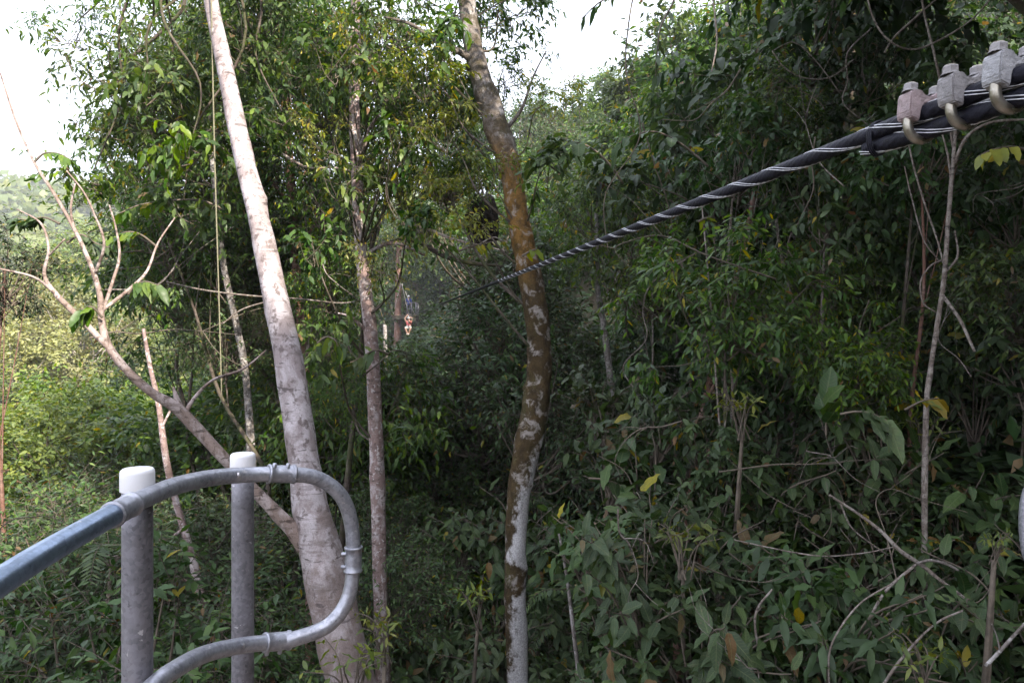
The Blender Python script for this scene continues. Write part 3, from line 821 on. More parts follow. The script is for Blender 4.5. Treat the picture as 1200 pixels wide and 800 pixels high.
# ------------------------------------------------------------------ the far platform round a tree
PY = 58.; PX = (472 - 600) / FPX * PY; PZ = (400 - 369) / FPX * PY
plat = thing('tree_platform', (PX, PY, PZ - .3), 'distant wooden tree platform with grey railing where the cable ends', 'platform')
po = plat.location.copy()
mb = MB()
for i in range(14): box(mb, (PX + .1, PY + .07 + i * .15, PZ - .03), (2.1, .14, .05))
mb.obj('deck', [WOOD], plat, po)
mb = MB()
for y in (.15, 1.0, 1.9): box(mb, (PX + .1, PY + y, PZ - .20), (2.0, .16, .28))
for x in (-.8, 1.0): box(mb, (PX + x, PY + 1.0, PZ - .44), (.14, 1.8, .19))
mb.obj('beam', [B_DARK], plat, po)
mb = MB()
for x in (.35, .75, 1.1): tube(mb, np.array([(PX + x, PY + .08, PZ), (PX + x, PY + .08, PZ + 1.05)]), .03, 8)
for y in (.8, 1.6): tube(mb, np.array([(PX + 1.1, PY + y, PZ), (PX + 1.1, PY + y, PZ + 1.05)]), .03, 8)
for z in (.55, 1.05): tube(mb, np.array([(PX + .35, PY + .08, PZ + z), (PX + 1.1, PY + .08, PZ + z), (PX + 1.1, PY + 1.7, PZ + z)]), .026, 8)
mb.obj('rail', [S_POST], plat, po)
for x in (-.85, .5, 1.0):
    mb = MB(); tube(mb, np.array([(PX - .25, PY + .75, PZ + 2.9), (PX + x, PY + .12, PZ)]), .028, 6); mb.obj('guy_wire', [TWIG_PALE], plat, po)
worker = thing('person', (PX + .42, PY + .55, PZ), 'person in a blue shirt and white helmet standing on the distant platform', 'person')
worker['face'] = -1; worker['sleeves'] = 1; worker['trousers'] = 1
J = dict(pelvis=((0, 0, .92), .13), belly=((0, .01, 1.08), .125), chest=((0, .01, 1.28), .15), neck=((0, 0, 1.45), .06), head=((0, -.02, 1.56), .095), crown=((0, 0, 1.64), .07))
for s, sg in (('L', -1), ('R', 1)):
    J['sh' + s] = ((sg * .19, 0, 1.36), .06); J['el' + s] = ((sg * .25, -.04, 1.09), .045); J['wr' + s] = ((sg * .2, -.22, .98), .033)
    J['hip' + s] = ((sg * .10, 0, .88), .095); J['kn' + s] = ((sg * .11, -.02, .48), .065); J['an' + s] = ((sg * .11, .03, .09), .045); J['toe' + s] = ((sg * .13, -.13, .045), .042)
person(worker, J, [SKIN, C_BLUE, C_DARK, SHOE])
# ------------------------------------------------------------------ foliage library (meshes shared by the copies)
LIB = {}
def lib(k, n, f):
    LIB[k] = [f(i) for i in range(n)]
lib('fine', 3, lambda i: make_crown('fine_foliage', 10 + i, 1.0, 34, 17, 8, .085, .036, [L_FINE, TWIG], droop=.35, clus=.44, flat=.8, shell=.35, curl=.3))
lib('finedark', 2, lambda i: make_crown('dark_fine_foliage', 20 + i, 1.0, 30, 15, 8, .10, .042, [L_DARK, TWIG], droop=.45, clus=.46, flat=.85, shell=.35, curl=.3))
lib('mid', 4, lambda i: make_crown('canopy_foliage', 30 + i, 1.5, 34, 15, 7, .18, .064, [L_MID, TWIG], droop=.7, clus=.42, flat=.8, shell=.45, curl=.35, yellow=.02, brown=.01, wood_r=.018))
lib('airy', 3, lambda i: make_crown('airy_foliage', 40 + i, 1.4, 17, 9, 7, .165, .058, [L_MID, TWIG], droop=.55, clus=.42, flat=.62, shell=.5, curl=.35, wood_r=.014, yellow=.02))
lib('big', 3, lambda i: make_crown('large_leaved_foliage', 50 + i, 1.4, 20, 8, 6, .24, .095, [L_DARK, TWIG], rows=R3, shape='ovate', droop=.75, clus=.45, flat=.85, shell=.4, curl=.4, wood_r=.018))
lib('far', 3, lambda i: make_crown('distant_foliage', 60 + i, 3.0, 40, 22, 9, .30, .15, [L_MID, TWIG], droop=.35, clus=.36, flat=.75, shell=.6, curl=.3, wood_r=.05, twig_r=0))
lib('valley', 3, lambda i: make_crown('sunlit_foliage', 70 + i, 3.0, 42, 22, 9, .27, .14, [L_VALLEY, TWIG], droop=.3, clus=.34, flat=.68, shell=.62, curl=.3, wood_r=.05, twig_r=0))
lib('pale', 2, lambda i: make_crown('pale_flowering_foliage', 80 + i, 3.0, 36, 20, 9, .25, .15, [L_PALE, TWIG_PALE], droop=.2, clus=.34, flat=.66, shell=.62, curl=.25, wood_r=.05, twig_r=0))
lib('broad', 5, lambda i: make_broad_plant('broad_leaves', 90 + i, .75, 18, 12, .195, .085, [L_BROAD, TWIG], droop=.45, brown=.045))
lib('giant', 3, lambda i: make_broad_plant('giant_leaves', 100 + i, .85, 11, 8, .31, .128, [L_BROAD, TWIG], droop=.6, shape='ovate'))
lib('slim', 3, lambda i: make_broad_plant('slim_leaves', 110 + i, .75, 17, 11, .19, .062, [L_DARK, TWIG], droop=.35, shape='lance'))
lib('fresh', 2, lambda i: make_broad_plant('fresh_leaves', 120 + i, .42, 8, 7, .15, .052, [L_YOUNG_AND_SUNLIT, TWIG], droop=.25, shape='lance'))
lib('fern', 2, lambda i: make_frond_plant('fern_fronds', 130 + i, 9, .85, 22, .17, .040, [L_FINE, TWIG]))
lib('feather', 3, lambda i: make_crown('feathery_foliage', 140 + i, 1.2, 15, 9, 16, .075, .024, [L_MID, TWIG], droop=.2, clus=.5, flat=.5, shell=.5, curl=.1, wood_r=.012, twl=1.25))
lib('sunny', 2, lambda i: make_crown('yellow_green_foliage', 150 + i, 1.0, 10, 7, 6, .15, .056, [L_YOUNG_AND_SUNLIT, TWIG], droop=.6, clus=.5, flat=.7, shell=.5, curl=.35, wood_r=.009, yellow=.08))  # sunlight on these leaves is put in as a yellow-green leaf colour
lib('spray', 3, lambda i: make_crown('drooping_large_leaves', 160 + i, .6, 7, 5, 5, .20, .078, [L_MID, TWIG], rows=R3, shape='ovate', droop=.75, clus=.55, flat=.7, shell=.4, curl=.4, wood_r=.008, twl=1.1))
BASE_R = dict(sunny=1., spray=.6, fine=1., finedark=1., mid=1.5, airy=1.4, big=1.4, far=3., valley=3., pale=3., feather=1.2)

MAIN = [(4.7, [(350, 480), (365, 600), (415, 800)]), (7.5, [(432, 370), (445, 740)]), (6.5, [(590, 170), (632, 420), (604, 640), (606, 760)])]
PLANTS = []          # dicts : root, species, size word ... labelled after the visibility test

def limb_tree(root, base, ctr, r, tr, bark, seed, name='trunk'):
    """tapered trunk from the ground into the crown with some limbs"""
    rg = np.random.RandomState(seed); o = np.array(base)
    L = np.array(ctr) - o; h = np.linalg.norm(L)
    k = max(3, int(h / 1.2)); pts = []
    for i in range(k + 1):
        t = i / k; w = math.sin(PI * t) * .05 * h
        pts.append(o + L * t + np.array([rg.randn() * w * .35, rg.randn() * w * .35, 0]))
    pts[0] = o - np.array([0, 0, .3])
    P = catmull(pts, 5); mb = MB()
    tt = np.linspace(0, 1, len(P)); rad = tr * (1 - .72 * tt) * (1 + .45 * np.exp(-tt * 14))
    tube(mb, P, rad, 10, rough=.05, seed=seed)
    for q in range(4):
        a = rg.rand() * 6.28; i = int(len(P) * (.62 + .1 * q)); i = min(i, len(P) - 2)
        e = np.array(ctr) + np.array([math.cos(a), math.sin(a), .1 + .3 * rg.rand()]) * r * .6
        m = (P[i] + e) / 2 - np.array([0, 0, .08 * r])
        pp = catmull([P[i], m, e], 5); tube(mb, pp, np.linspace(rad[i] * .45, rad[i] * .12, len(pp)), 6, cap=False)
    return mb.obj(name, [bark], root, base)

def plant(species, px, py, Y, r, name=None, bark=None, cat=None, keep=False, label=None, region=None, trunk_r=None, var=None, rz=None, flat=1., root_xy=None, lean=None):
    """a tree or shrub whose crown is centred at the point seen at (px, py), rooted in the ground below it"""
    R_ = r * FPX / Y
    if region in ('wall', 'gully') and py - R_ < 85 and px + R_ > 605 and px - R_ < 712: px = (718 + R_) if px > 660 else (600 - R_)
    if not keep:
        dx, dy = px - 470, py - 372                      # keep the line of sight to the far platform and the rider open
        if Y < 57 and math.hypot(dx, dy) < R_ + 9 and species in BASE_R:
            k = (R_ + 12) / max(4, math.hypot(dx, dy)); px, py = 470 + dx * k, 372 + dy * k
        if species != 'fresh':
            for TY, pts in MAIN:                          # plants beside a main trunk stand behind it
                if Y > TY + .2: continue
                for a, b in zip(pts, pts[1:]):
                    for q in range(6):
                        ax = a[0] + (b[0] - a[0]) * q / 5; ay = a[1] + (b[1] - a[1]) * q / 5
                        if abs(ax - px) < R_ * .95 + 12 and abs(ay - py) < R_ * .8 + 10: Y = max(Y, TY + .35 + .5 * r)
    c = at(px, py, Y); g = gz(c.x, c.y)
    seed = len(PLANTS) * 7 + 3
    rr = random.Random(seed)
    if species in BASE_R:
        if c.z < g + .55 * r: c.z = g + .55 * r
        h = c.z - g
        tree = h > 2.6 * r or h > 3.2
        bx, by = (c.x + rr.uniform(-.06, .06) * h, c.y + rr.uniform(-.02, .08) * h) if root_xy is None else root_xy
        q_ = 600 + FPX * bx / by
        if by < 57 and abs(q_ - 470) < 16 and c.z > .6: bx += (18 if q_ >= 470 else -18) * by / FPX
        if lean: bx = (rr.uniform(*lean) - 600) / FPX * by
        base = Vector((bx, by, gz(bx, by)))
        root = thing(name or ('tree' if tree else 'shrub'), base)
        root['category'] = cat or ('tree' if tree else 'shrub')
        limb_tree(root, base, c, r, trunk_r or max(.014, min(.22, .0055 * h + .009 * r)), bark or rr.choice([B_DARK, B_DARK, B_DARK, B_LIANA, B_RED]), seed, 'trunk' if tree else 'stem')
        me = (LIB[species])[(var if var is not None else rr.randrange(99)) % len(LIB[species])]
        s = r / BASE_R[species]
        cr = link('crown' if tree else 'foliage', me, root, c - base, rr.uniform(0, 6.28), (s, s, s * flat * rr.uniform(.88, 1.12)))
    else:                                   # plants built from the base up; (px, py) is the middle of their leaves
        br = {'broad': .75, 'giant': .85, 'slim': .75, 'fresh': .42, 'fern': .8}[species]
        s = r / br; zc = {'broad': .62, 'giant': .7, 'slim': .62, 'fresh': .35, 'fern': .25}[species] * s
        gap = c.z - zc - g
        tree = False
        base = Vector((c.x, c.y, g)); root = thing(name or ('fern' if species == 'fern' else 'shrub'), base); root['category'] = cat or ('fern' if species == 'fern' else 'shrub')
        up = max(gap, -.35)
        if up > .12:
            lean = Vector((rr.uniform(-.12, .12), rr.uniform(-.1, .1), 0)) * up
            nst = 1 if up < 1 else 2
            mb = MB()
            for q in range(nst):
                b0 = Vector((rr.uniform(-.1, .1) * q, rr.uniform(-.1, .1) * q, -.2)) + lean
                pp = catmull([b0, b0 * .5 + Vector((rr.uniform(-.04, .04), 0, up * .5)), Vector((0, 0, up))], 5)
                tube(mb, pp, np.linspace(.022, .013, len(pp)), 7, rough=.05, seed=seed)
            mb.obj('stem', [bark or TWIG], root)
        me = LIB[species][(var if var is not None else rr.randrange(99)) % len(LIB[species])]
        link('fronds' if species == 'fern' else 'foliage', me, root, (0, 0, up), rr.uniform(0, 6.28) if rz is None else rz, (s, s, s * rr.uniform(.9, 1.15)))
    tag(root, label)
    PLANTS.append(dict(root=root, sp=species, tree=tree, r=r, Y=Y, keep=keep, label=label, region=region, at0=(px, py)))
    return root

def strat(n, x0, x1, y0, y1, rr):
    """jittered grid samples over a rectangle of directions"""
    w = x1 - x0; h = y1 - y0; nx = max(1, round(math.sqrt(n * w / h))); ny = max(1, math.ceil(n / nx)); out = []
    for j in range(ny):
        for i in range(nx):
            out.append((x0 + w * (i + .5 + rr.uniform(-.42, .42)) / nx, y0 + h * (j + .5 + rr.uniform(-.42, .42)) / ny))
    rr.shuffle(out); return out[:n] if len(out) >= n else out

def lerp(a, b, t): return a + (b - a) * t
rr = random.Random(21)
def trunk_near(px, Y):
    """would a crown here hide one of the main trunks or the cable?"""
    return False

# -- valley crowns beyond the railing, sunlit, getting closer towards the bottom
for px, py in strat(44, -70, 345, 352, 610, rr):
    t = (py - 352) / 258; Y = lerp(75, 13, t ** .62) * rr.uniform(.9, 1.12)
    r = max(1.5, Y * rr.uniform(.062, .085))
    sp = rr.choices(['valley', 'far', 'pale'], [.62, .3, .08 if py < 450 else 0])[0] if Y > 16 else rr.choice(['far', 'fine', 'valley'])
    plant(sp, px, py + 15, Y, r, region='valley')
plant('pale', 40, 385, 52, 4.6, region='valley'); plant('pale', 95, 402, 40, 3.2, region='valley'); plant('pale', 20, 425, 36, 3., region='valley')
plant('finedark', 6, 318, 7.5, .55, region='valley', keep=True, label='rounded bright green tree crown at the left edge, above the pale sunlit crowns')
for px, py in strat(12, 30, 330, 290, 372, rr):
    plant(rr.choice(['valley', 'far', 'pale']), px, py, rr.uniform(75, 110), rr.uniform(4, 5.5), region='valley')

# -- shrubs below the railing
for px, py in strat(20, -50, 360, 645, 860, rr):
    Y = lerp(8.0, 4.6, (py - 645) / 215) * rr.uniform(.92, 1.1)
    plant(rr.choices(['fine', 'finedark', 'slim'], [.72, .08, .2])[0], px, py, Y, rr.uniform(.75, 1.05), region='lowleft')
for px, py in strat(14, -40, 330, 500, 640, rr):
    plant(rr.choice(['valley', 'valley', 'far']), px, py, rr.uniform(14, 22), rr.uniform(1.3, 1.9), region='valley')

# -- trees left of and behind the leaning pale trunk
for px, py in strat(34, 180, 580, 235, 560, rr):
    if px < 270 and py > 340: continue
    Y = rr.uniform(10.5, 20)
    plant(rr.choices(['mid', 'fine'], [.5, .5])[0], px, py, Y, rr.uniform(1.15, 1.75) * (.75 + Y / 55), region='midleft')
for px, py in ((140, 215), (250, 70), (235, 215), (195, 255), (365, 60), (480, 80), (530, 60)):
    plant(rr.choice(['airy', 'feather', 'airy', 'mid']), px + rr.uniform(-12, 12), py + rr.uniform(-12, 12), *(lambda Y: (Y, rr.uniform(.8, 1.25)))(rr.uniform(9, 13)), region='topleft', lean=(285, 420))
# -- the gully and the hillside beyond it
for px, py in strat(46, 430, 800, 95, 600, rr):
    if 590 < px < 735 and py < 165: py += 70
    t = (py - 95) / 505; Y = lerp(58, 17, t ** .8) * rr.uniform(.85, 1.1)
    if 440 < px < 500 and 320 < py < 470 and Y < 60: Y = 66
    plant(rr.choices(['far', 'fine', 'mid', 'finedark'], [.5, .2, .1, .2])[0], px, py, Y, max(1.3, Y * rr.uniform(.055, .08)), region='gully')
for px, py in strat(14, 395, 575, 235, 440, rr):
    plant('far', px, py, rr.uniform(68, 88), rr.uniform(3.4, 4.6), region='gully', keep='cull')
for px, py, Y in ((470, 340, 72), (440, 325, 78), (503, 330, 70), (448, 388, 74), (488, 388, 69), (428, 362, 80), (522, 350, 66), (462, 300, 82), (490, 290, 80), (470, 400, 70)):
    plant('far', px, py, Y, 4.2, region='gully', keep=True)
for px, py in ((655, 128), (690, 150), (620, 140), (590, 165), (730, 140)):
    plant('far', px, py + 12, rr.uniform(48, 64), rr.uniform(2.6, 3.6), region='gully')
for px, py in ((800, 105), (760, 185), (830, 60), (860, 110), (800, 170)):
    plant('far', px, py, rr.uniform(24, 32), rr.uniform(2.3, 3.0), region='wall')

# -- the forest wall on the right
for px, py in strat(58, 715, 1245, -20, 470, rr):
    if px < 800 and py < 150: continue
    Y = rr.uniform(8.5, 19)
    plant(rr.choices(['mid', 'big', 'finedark', 'fine'], [.3, .42, .16, .12])[0], px, py, Y, rr.uniform(1.0, 1.6) * (.7 + Y / 40), region='wall')
for px, py in strat(16, 830, 1230, 60, 460, rr):
    plant(rr.choice(['big', 'big', 'mid']), px, py, rr.uniform(5.8, 8.2), rr.uniform(.55, .85), region='wall')

# -- unseen crowns added above the frame to shade the right-hand slope
for X, Y, Z, r in ((3.2, 3.6, 4.3, 1.5), (5.4, 4.6, 5.2, 1.7), (4.6, 6.8, 5.8, 1.7), (7.6, 6.4, 6.4, 1.9), (2.4, 6.0, 4.9, 1.3), (6.8, 2.6, 5.6, 1.8), (1.9, 3.0, 3.3, .9), (3.6, 2.0, 3.4, 1.0), (3.9, 5.4, 4.6, 1.2), (5.4, 7.6, 6.3, 1.3), (8.8, 9.4, 8.6, 2.1), (5.4, 9.6, 7.2, 1.7)):
    plant('far', 600 + FPX * X / Y, 400 - FPX * Z / Y, Y, r, region='shade_roof', keep='cull', root_xy=(max(X, Y * .85 + 1.6), Y - .3), var=0)
# -- broad-leaved shrubs on the slope, lower right
for px, py in strat(46, 650, 1240, 440, 850, rr):
    t = (py - 440) / 410; Y = lerp(7.4, 3.9, t) * rr.uniform(.9, 1.12)
    plant(rr.choices(['broad', 'slim', 'giant', 'finedark', 'big'], [.54, .16, .22, .04, .04])[0], px, py, Y, rr.uniform(.55, .85), region='lowright')
# -- shrubs between the mottled and the mossy trunk
for px, py in strat(16, 430, 690, 600, 850, rr):
    t = (py - 600) / 250; Y = lerp(9.2, 5.2, t) * rr.uniform(.95, 1.1)
    if 560 < px < 650: Y = max(Y, 7.0)
    plant(rr.choices(['broad', 'slim', 'giant', 'fine'], [.5, .25, .15, .1])[0], px, py, Y, rr.uniform(.6, .9), region='lowmid')
for px, py in strat(22, 430, 660, 390, 650, rr):
    plant(rr.choice(['finedark', 'fine', 'finedark']), px, py, rr.uniform(11, 19), rr.uniform(1.2, 1.9), region='gully')
for px, py, Y, r in ((690, 700, 6.4, .62), (735, 620, 7.5, .7), (672, 735, 6.2, .55), (130, 640, 6.0, .6)):
    plant('fern', px, py, Y, r, region='fern')
for px, py, Y, r in ((415, 775, 3.9, .26), (450, 735, 4.4, .22), (800, 630, 4.6, .26), (1085, 770, 3.6, .24), (835, 730, 4.6, .14), (1165, 635, 3.8, .12), (870, 470, 5.6, .3), (560, 700, 6, .26), (1080, 505, 6.2, .28), (700, 640, 5.6, .2)):
    plant('fresh', px, py, Y, r, region='fresh', name='young_plant', cat='plant')

# ------------------------------------------------------------------ the trunks one can tell apart
def trunk_path(px):
    P = [(*at(a, b, Y), w * Y / FPX / 2) for a, b, Y, w in px]
    return P
def own_tree(name, cat, label, px, bark, crowns=(), branches=(), sides=18, rough=.05, seed=1, down=True, part='trunk', from_top=False, limb=None):
    P = trunk_path(px)                     # from the top of the trunk to the lowest point in view
    if down:
        x, y, z, r = P[-1]; g = gz(x, y)
        d = np.array(P[-1][:2]) - np.array(P[-2][:2])
        if z > g + .3:
            n = max(2, int((z - g) / 1.2))
            for i in range(1, n + 1):
                t = i / n; P.append((x + d[0] * .6 * t, y + d[1] * .6 * t, z + (g - .25 - z) * t, r * (1 + .18 * t + .5 * t ** 6)))
    else: P = P
    base = Vector(P[-1][:3])
    root = thing(name, base, label, cat)
    Q = catmull(P, 9); mb = MB(); tube(mb, Q[:, :3], np.maximum(Q[:, 3], .002), sides, rough=rough, seed=seed)
    mb.obj(part, [bark], root, base)
    for k, b in enumerate(branches):
        paths = b if isinstance(b[0][0], (tuple, list)) else [b]
        mb = MB()
        for j, q in enumerate(paths):
            Q = catmull(trunk_path(q), 8); tube(mb, Q[:, :3], np.maximum(Q[:, 3] * (.74 if limb else .8), .0015), 10, rough=rough, seed=seed + k + j + 5)
        mb.obj('branch', [limb or bark], root, base)
    Pn = np.array(P)[:, :3]
    for ci, (sp, a, b, Y, r) in enumerate(crowns):
        if r < .25 and from_top: continue
        s = r / BASE_R[sp]; cc = np.array(at(a, b, Y))
        dd = np.linalg.norm(Pn[:, :2] - cc[:2], axis=1); want = cc[2] - .9 * dd - .2
        k_ = int(np.argmin(np.abs(Pn[:, 2] - want))); k_ = 0 if from_top else k_; st = Pn[k_]; L_ = np.linalg.norm(cc - st); rg_ = np.random.RandomState(seed * 31 + ci)
        rb = min(P[k_][3] * .35, .006 * L_ + .007)
        pp = catmull([st, st * .6 + cc * .4 + .06 * L_ * rg_.randn(3) * [1, 1, .5] - [0, 0, .08 * L_], st * .25 + cc * .75 + .04 * L_ * rg_.randn(3), cc], 6)
        mb = MB(); tube(mb, pp, np.linspace(rb, rb * .3, len(pp)), 8, rough=.05); mb.obj('branch', [B_DARK], root, base)
        link('crown', LIB[sp][seed % len(LIB[sp])], root, at(a, b, Y) - base, seed * 1.3 + a, (s, s, s))
    PLANTS.append(dict(root=root, sp=None, keep=True, label=label, region='own', tree=True, r=1, Y=px[0][2]))
    return root

own_tree('leaning_tree', 'tree', 'tree with a tall pale leaning trunk that forks just behind the railing loop',
    [(226, -150, 6.6, 12.5), (238, -60, 6.45, 14.5), (250, 15, 6.3, 16.5), (268, 100, 6.1, 19), (285, 180, 5.9, 22), (302, 250, 5.7, 25), (319, 330, 5.5, 28), (334, 400, 5.3, 31), (346, 470, 5.15, 33.5), (356, 540, 5.0, 36), (365, 600, 4.9, 43), (379, 660, 4.8, 49), (395, 730, 4.7, 53), (411, 800, 4.6, 57), (425, 870, 4.55, 60)], B_PALE,
    crowns=[('airy', 245, -150, 6.6, 1.1), ('airy', 330, -60, 7.0, .8), ('airy', 150, 75, 7.0, .8), ('airy', 85, 30, 7.2, .45), ('spray', 225, 165, 6.6, .42), ('spray', 175, 95, 6.7, .40), ('spray', 285, 60, 6.9, .36), ('spray', 110, 200, 6.9, .34), ('spray', 215, 235, 6.8, .38), ('spray', 330, 130, 6.8, .34), ('mid', 205, 120, 7.4, .75), ('mid', 300, 20, 7.4, .7)],
    branches=[[[(358, 640, 4.82, 30), (345, 622, 4.8, 25), (325, 602, 4.78, 21), (292, 568, 4.75, 18), (262, 536, 4.7, 18), (235, 507, 4.7, 18.5), (207, 478, 4.65, 18), (178, 460, 4.6, 14), (150, 435, 4.6, 13), (127, 405, 4.6, 12), (119, 375, 4.6, 10), (117, 345, 4.6, 8.5), (106, 310, 4.6, 7), (88, 270, 4.6, 6), (64, 228, 4.6, 5), (40, 190, 4.6, 4.2), (18, 140, 4.6, 3.5), (0, 85, 4.6, 2.6)],
               [(214, 486, 4.66, 14), (208, 470, 4.66, 10), (203, 453, 4.66, 3)],
               [(130, 410, 4.6, 10), (97, 376, 4.55, 9), (66, 345, 4.5, 8), (52, 322, 4.5, 5.5), (57, 292, 4.5, 4.2), (48, 262, 4.5, 3.2), (20, 245, 4.5, 2)],
               [(66, 345, 4.5, 5), (40, 325, 4.4, 4), (0, 315, 4.3, 3)], [(57, 300, 4.5, 3), (76, 280, 4.45, 2.4)],
               [(118, 365, 4.6, 6), (150, 340, 4.7, 5), (172, 318, 4.8, 4), (185, 285, 4.9, 3), (205, 255, 5, 2)],
               [(119, 368, 4.6, 6), (132, 330, 4.65, 5), (140, 300, 4.7, 4), (136, 268, 4.7, 3), (128, 240, 4.7, 2.4)],
               [(112, 320, 4.6, 5), (122, 285, 4.55, 4), (110, 250, 4.5, 3.2), (98, 225, 4.5, 2.6), (78, 200, 4.5, 2)],
               [(88, 272, 4.6, 4), (83, 245, 4.6, 3.4), (88, 215, 4.6, 2.6)],
               [(215, 488, 4.66, 8), (228, 466, 4.8, 6), (250, 445, 5, 4.5), (285, 432, 5.2, 3.5), (312, 410, 5.4, 2)]]], sides=26, rough=.05, seed=3, from_top=True, limb=B_LIMB)
own_tree('slender_tree', 'tree', 'slender straight tree with mottled pinkish bark, just right of the leaning pale trunk',
    [(418, -40, 8.5, 11), (415, 100, 8.2, 11.5), (418, 200, 8, 13), (423, 290, 7.9, 15), (432, 370, 7.8, 15.5), (437, 430, 7.7, 16), (441, 520, 7.6, 16), (444, 640, 7.5, 16.5), (447, 740, 7.4, 17), (449, 820, 7.4, 18)], B_MOTTLE,
    crowns=[('mid', 415, 25, 8.6, .95), ('airy', 440, 130, 9, .7), ('mid', 375, 110, 9, .75), ('mid', 465, 70, 8.8, .7), ('mid', 475, 205, 8.6, .6), ('airy', 390, 230, 8.4, .6), ('mid', 400, 455, 8.2, .42), ('spray', 390, 65, 7.1, .42), ('spray', 455, 95, 7.1, .38), ('spray', 470, 165, 7.0, .36), ('spray', 395, 205, 7.0, .38), ('spray', 385, 395, 6.9, .36), ('spray', 365, 285, 6.9, .32), ('sunny', 470, 190, 7.2, .45), ('sunny', 495, 245, 7.1, .42), ('sunny', 452, 300, 7.1, .36), ('sunny', 480, 120, 7.2, .42), ('sunny', 440, 50, 7.4, .45), ('sunny', 390, 160, 7.3, .4), ('mid', 385, 330, 8.5, .55)],
    branches=[[(417, 180, 8.05, 6), (440, 140, 8, 4), (470, 112, 7.9, 3), (492, 110, 7.9, 2)], [(424, 300, 7.9, 6), (460, 285, 8, 5), (500, 300, 8.1, 3)], [(434, 392, 7.8, 5), (412, 372, 7.6, 4), (392, 366, 7.5, 2)]], sides=18, rough=.05, seed=4)
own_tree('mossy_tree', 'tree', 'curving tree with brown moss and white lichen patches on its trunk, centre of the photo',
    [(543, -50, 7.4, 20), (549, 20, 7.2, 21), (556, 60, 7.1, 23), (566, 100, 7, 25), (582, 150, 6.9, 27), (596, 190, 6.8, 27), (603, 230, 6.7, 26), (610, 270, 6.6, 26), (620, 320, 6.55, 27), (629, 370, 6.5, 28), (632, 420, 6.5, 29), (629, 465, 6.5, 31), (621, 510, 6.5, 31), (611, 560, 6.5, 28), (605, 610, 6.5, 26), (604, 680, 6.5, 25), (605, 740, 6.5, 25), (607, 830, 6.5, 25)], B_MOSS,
    crowns=[('airy', 535, -20, 7.6, .9), ('airy', 470, 25, 7.4, .65), ('airy', 600, 0, 8, .6), ('mid', 510, 120, 7.6, .6), ('mid', 525, 200, 7.8, .55), ('airy', 590, 80, 8, .5), ('spray', 520, 55, 6.7, .36), ('spray', 500, 270, 6.3, .28), ('spray', 640, 195, 6.2, .3), ('sunny', 522, 150, 6.6, .42), ('sunny', 550, 272, 6.3, .36), ('sunny', 565, 205, 6.5, .36), ('sunny', 500, 90, 6.8, .42), ('sunny', 640, 120, 6.6, .34), ('sunny', 530, 225, 6.5, .34)],
    branches=[[(560, 80, 7.05, 12), (545, 65, 7.0, 10), (525, 55, 6.95, 9), (505, 44, 6.9, 7), (480, 28, 6.9, 5), (450, 20, 6.9, 3)], [(586, 158, 6.9, 8), (610, 130, 7, 5), (625, 90, 7.1, 3), (640, 60, 7.1, 2)]], sides=26, rough=.06, seed=5)
own_tree('red_barked_tree', 'tree', 'thin tree with reddish brown bark, close behind the leaning pale trunk',
    [(328, -40, 11, 8), (335, 120, 11, 9), (341, 220, 11, 10), (347, 310, 11, 10), (354, 400, 11, 11), (360, 480, 11, 11), (364, 560, 11, 12)], B_RED, crowns=[('mid', 335, 20, 11.2, 1.2), ('mid', 300, 80, 11.5, 1.1), ('mid', 385, 90, 11.5, 1.1), ('mid', 295, 175, 11.3, 1.0), ('mid', 365, 190, 11.3, 1.1), ('mid', 315, 260, 11.5, 1.0), ('mid', 390, 285, 11.6, 1.0), ('fine', 320, 370, 11.6, 1.0), ('mid', 430, 170, 12, 1.1)],
    branches=[[(346, 300, 11, 6), (370, 262, 11, 5), (395, 240, 11, 3)], [(343, 245, 11, 5), (320, 215, 11, 3.5), (300, 200, 11, 2)]], seed=6)
own_tree('birch_like_tree', 'tree', 'thin pale trunk seen through leaves just left of the leaning trunk',
    [(243, 130, 10, 5), (252, 220, 10, 6), (262, 310, 10, 7), (277, 380, 10, 8), (288, 440, 10, 8), (294, 520, 10, 9), (298, 580, 10, 9)], B_GREY, crowns=[('airy', 240, 130, 10, .8), ('mid', 215, 60, 10.2, .9), ('mid', 270, 40, 10.2, 1.), ('mid', 180, 165, 10, .9), ('airy', 235, 225, 10, .9), ('mid', 205, 290, 10, .8), ('airy', 150, 130, 10.2, .8), ('mid', 260, 120, 10.2, .8), ('fine', 265, 400, 10.4, .8)], seed=7)
own_tree('sapling', 'sapling', 'thin pinkish sapling between the two railing posts',
    [(168, 385, 6.6, 4), (176, 430, 6.6, 5), (186, 475, 6.6, 6), (195, 540, 6.5, 7.5), (207, 590, 6.5, 8), (224, 650, 6.4, 9), (237, 710, 6.3, 10), (246, 770, 6.2, 10), (252, 830, 6.2, 11)], B_MOTTLE, part='stem',
    branches=[[(214, 620, 6.45, 5), (195, 632, 6.3, 4), (172, 630, 6.2, 3)], [(232, 690, 6.35, 5), (205, 672, 6.2, 4), (178, 655, 6.1, 3), (120, 650, 6, 2)], [(190, 500, 6.55, 4), (205, 470, 6.6, 2.5)]], seed=8)
own_tree('dark_tree', 'tree', 'dark straight trunk in the gully, left of the mossy trunk below the cable',
    [(572, 300, 17, 14), (578, 370, 17, 15), (583, 430, 16.5, 15), (586, 500, 16.5, 15), (588, 560, 16, 16)], B_DARK, crowns=[('far', 592, 285, 17.5, 1.5)], seed=9)
own_tree('thin_tree', 'tree', 'thin bent trunk, pale low down, right of the mossy trunk',
    [(699, 250, 11.2, 5), (700, 330, 11, 6), (708, 385, 11, 7), (715, 440, 11, 8), (721, 500, 11, 8), (725, 545, 11, 8), (727, 600, 11, 9)], B_GREY, crowns=[('mid', 700, 240, 11.6, .9)], seed=10)
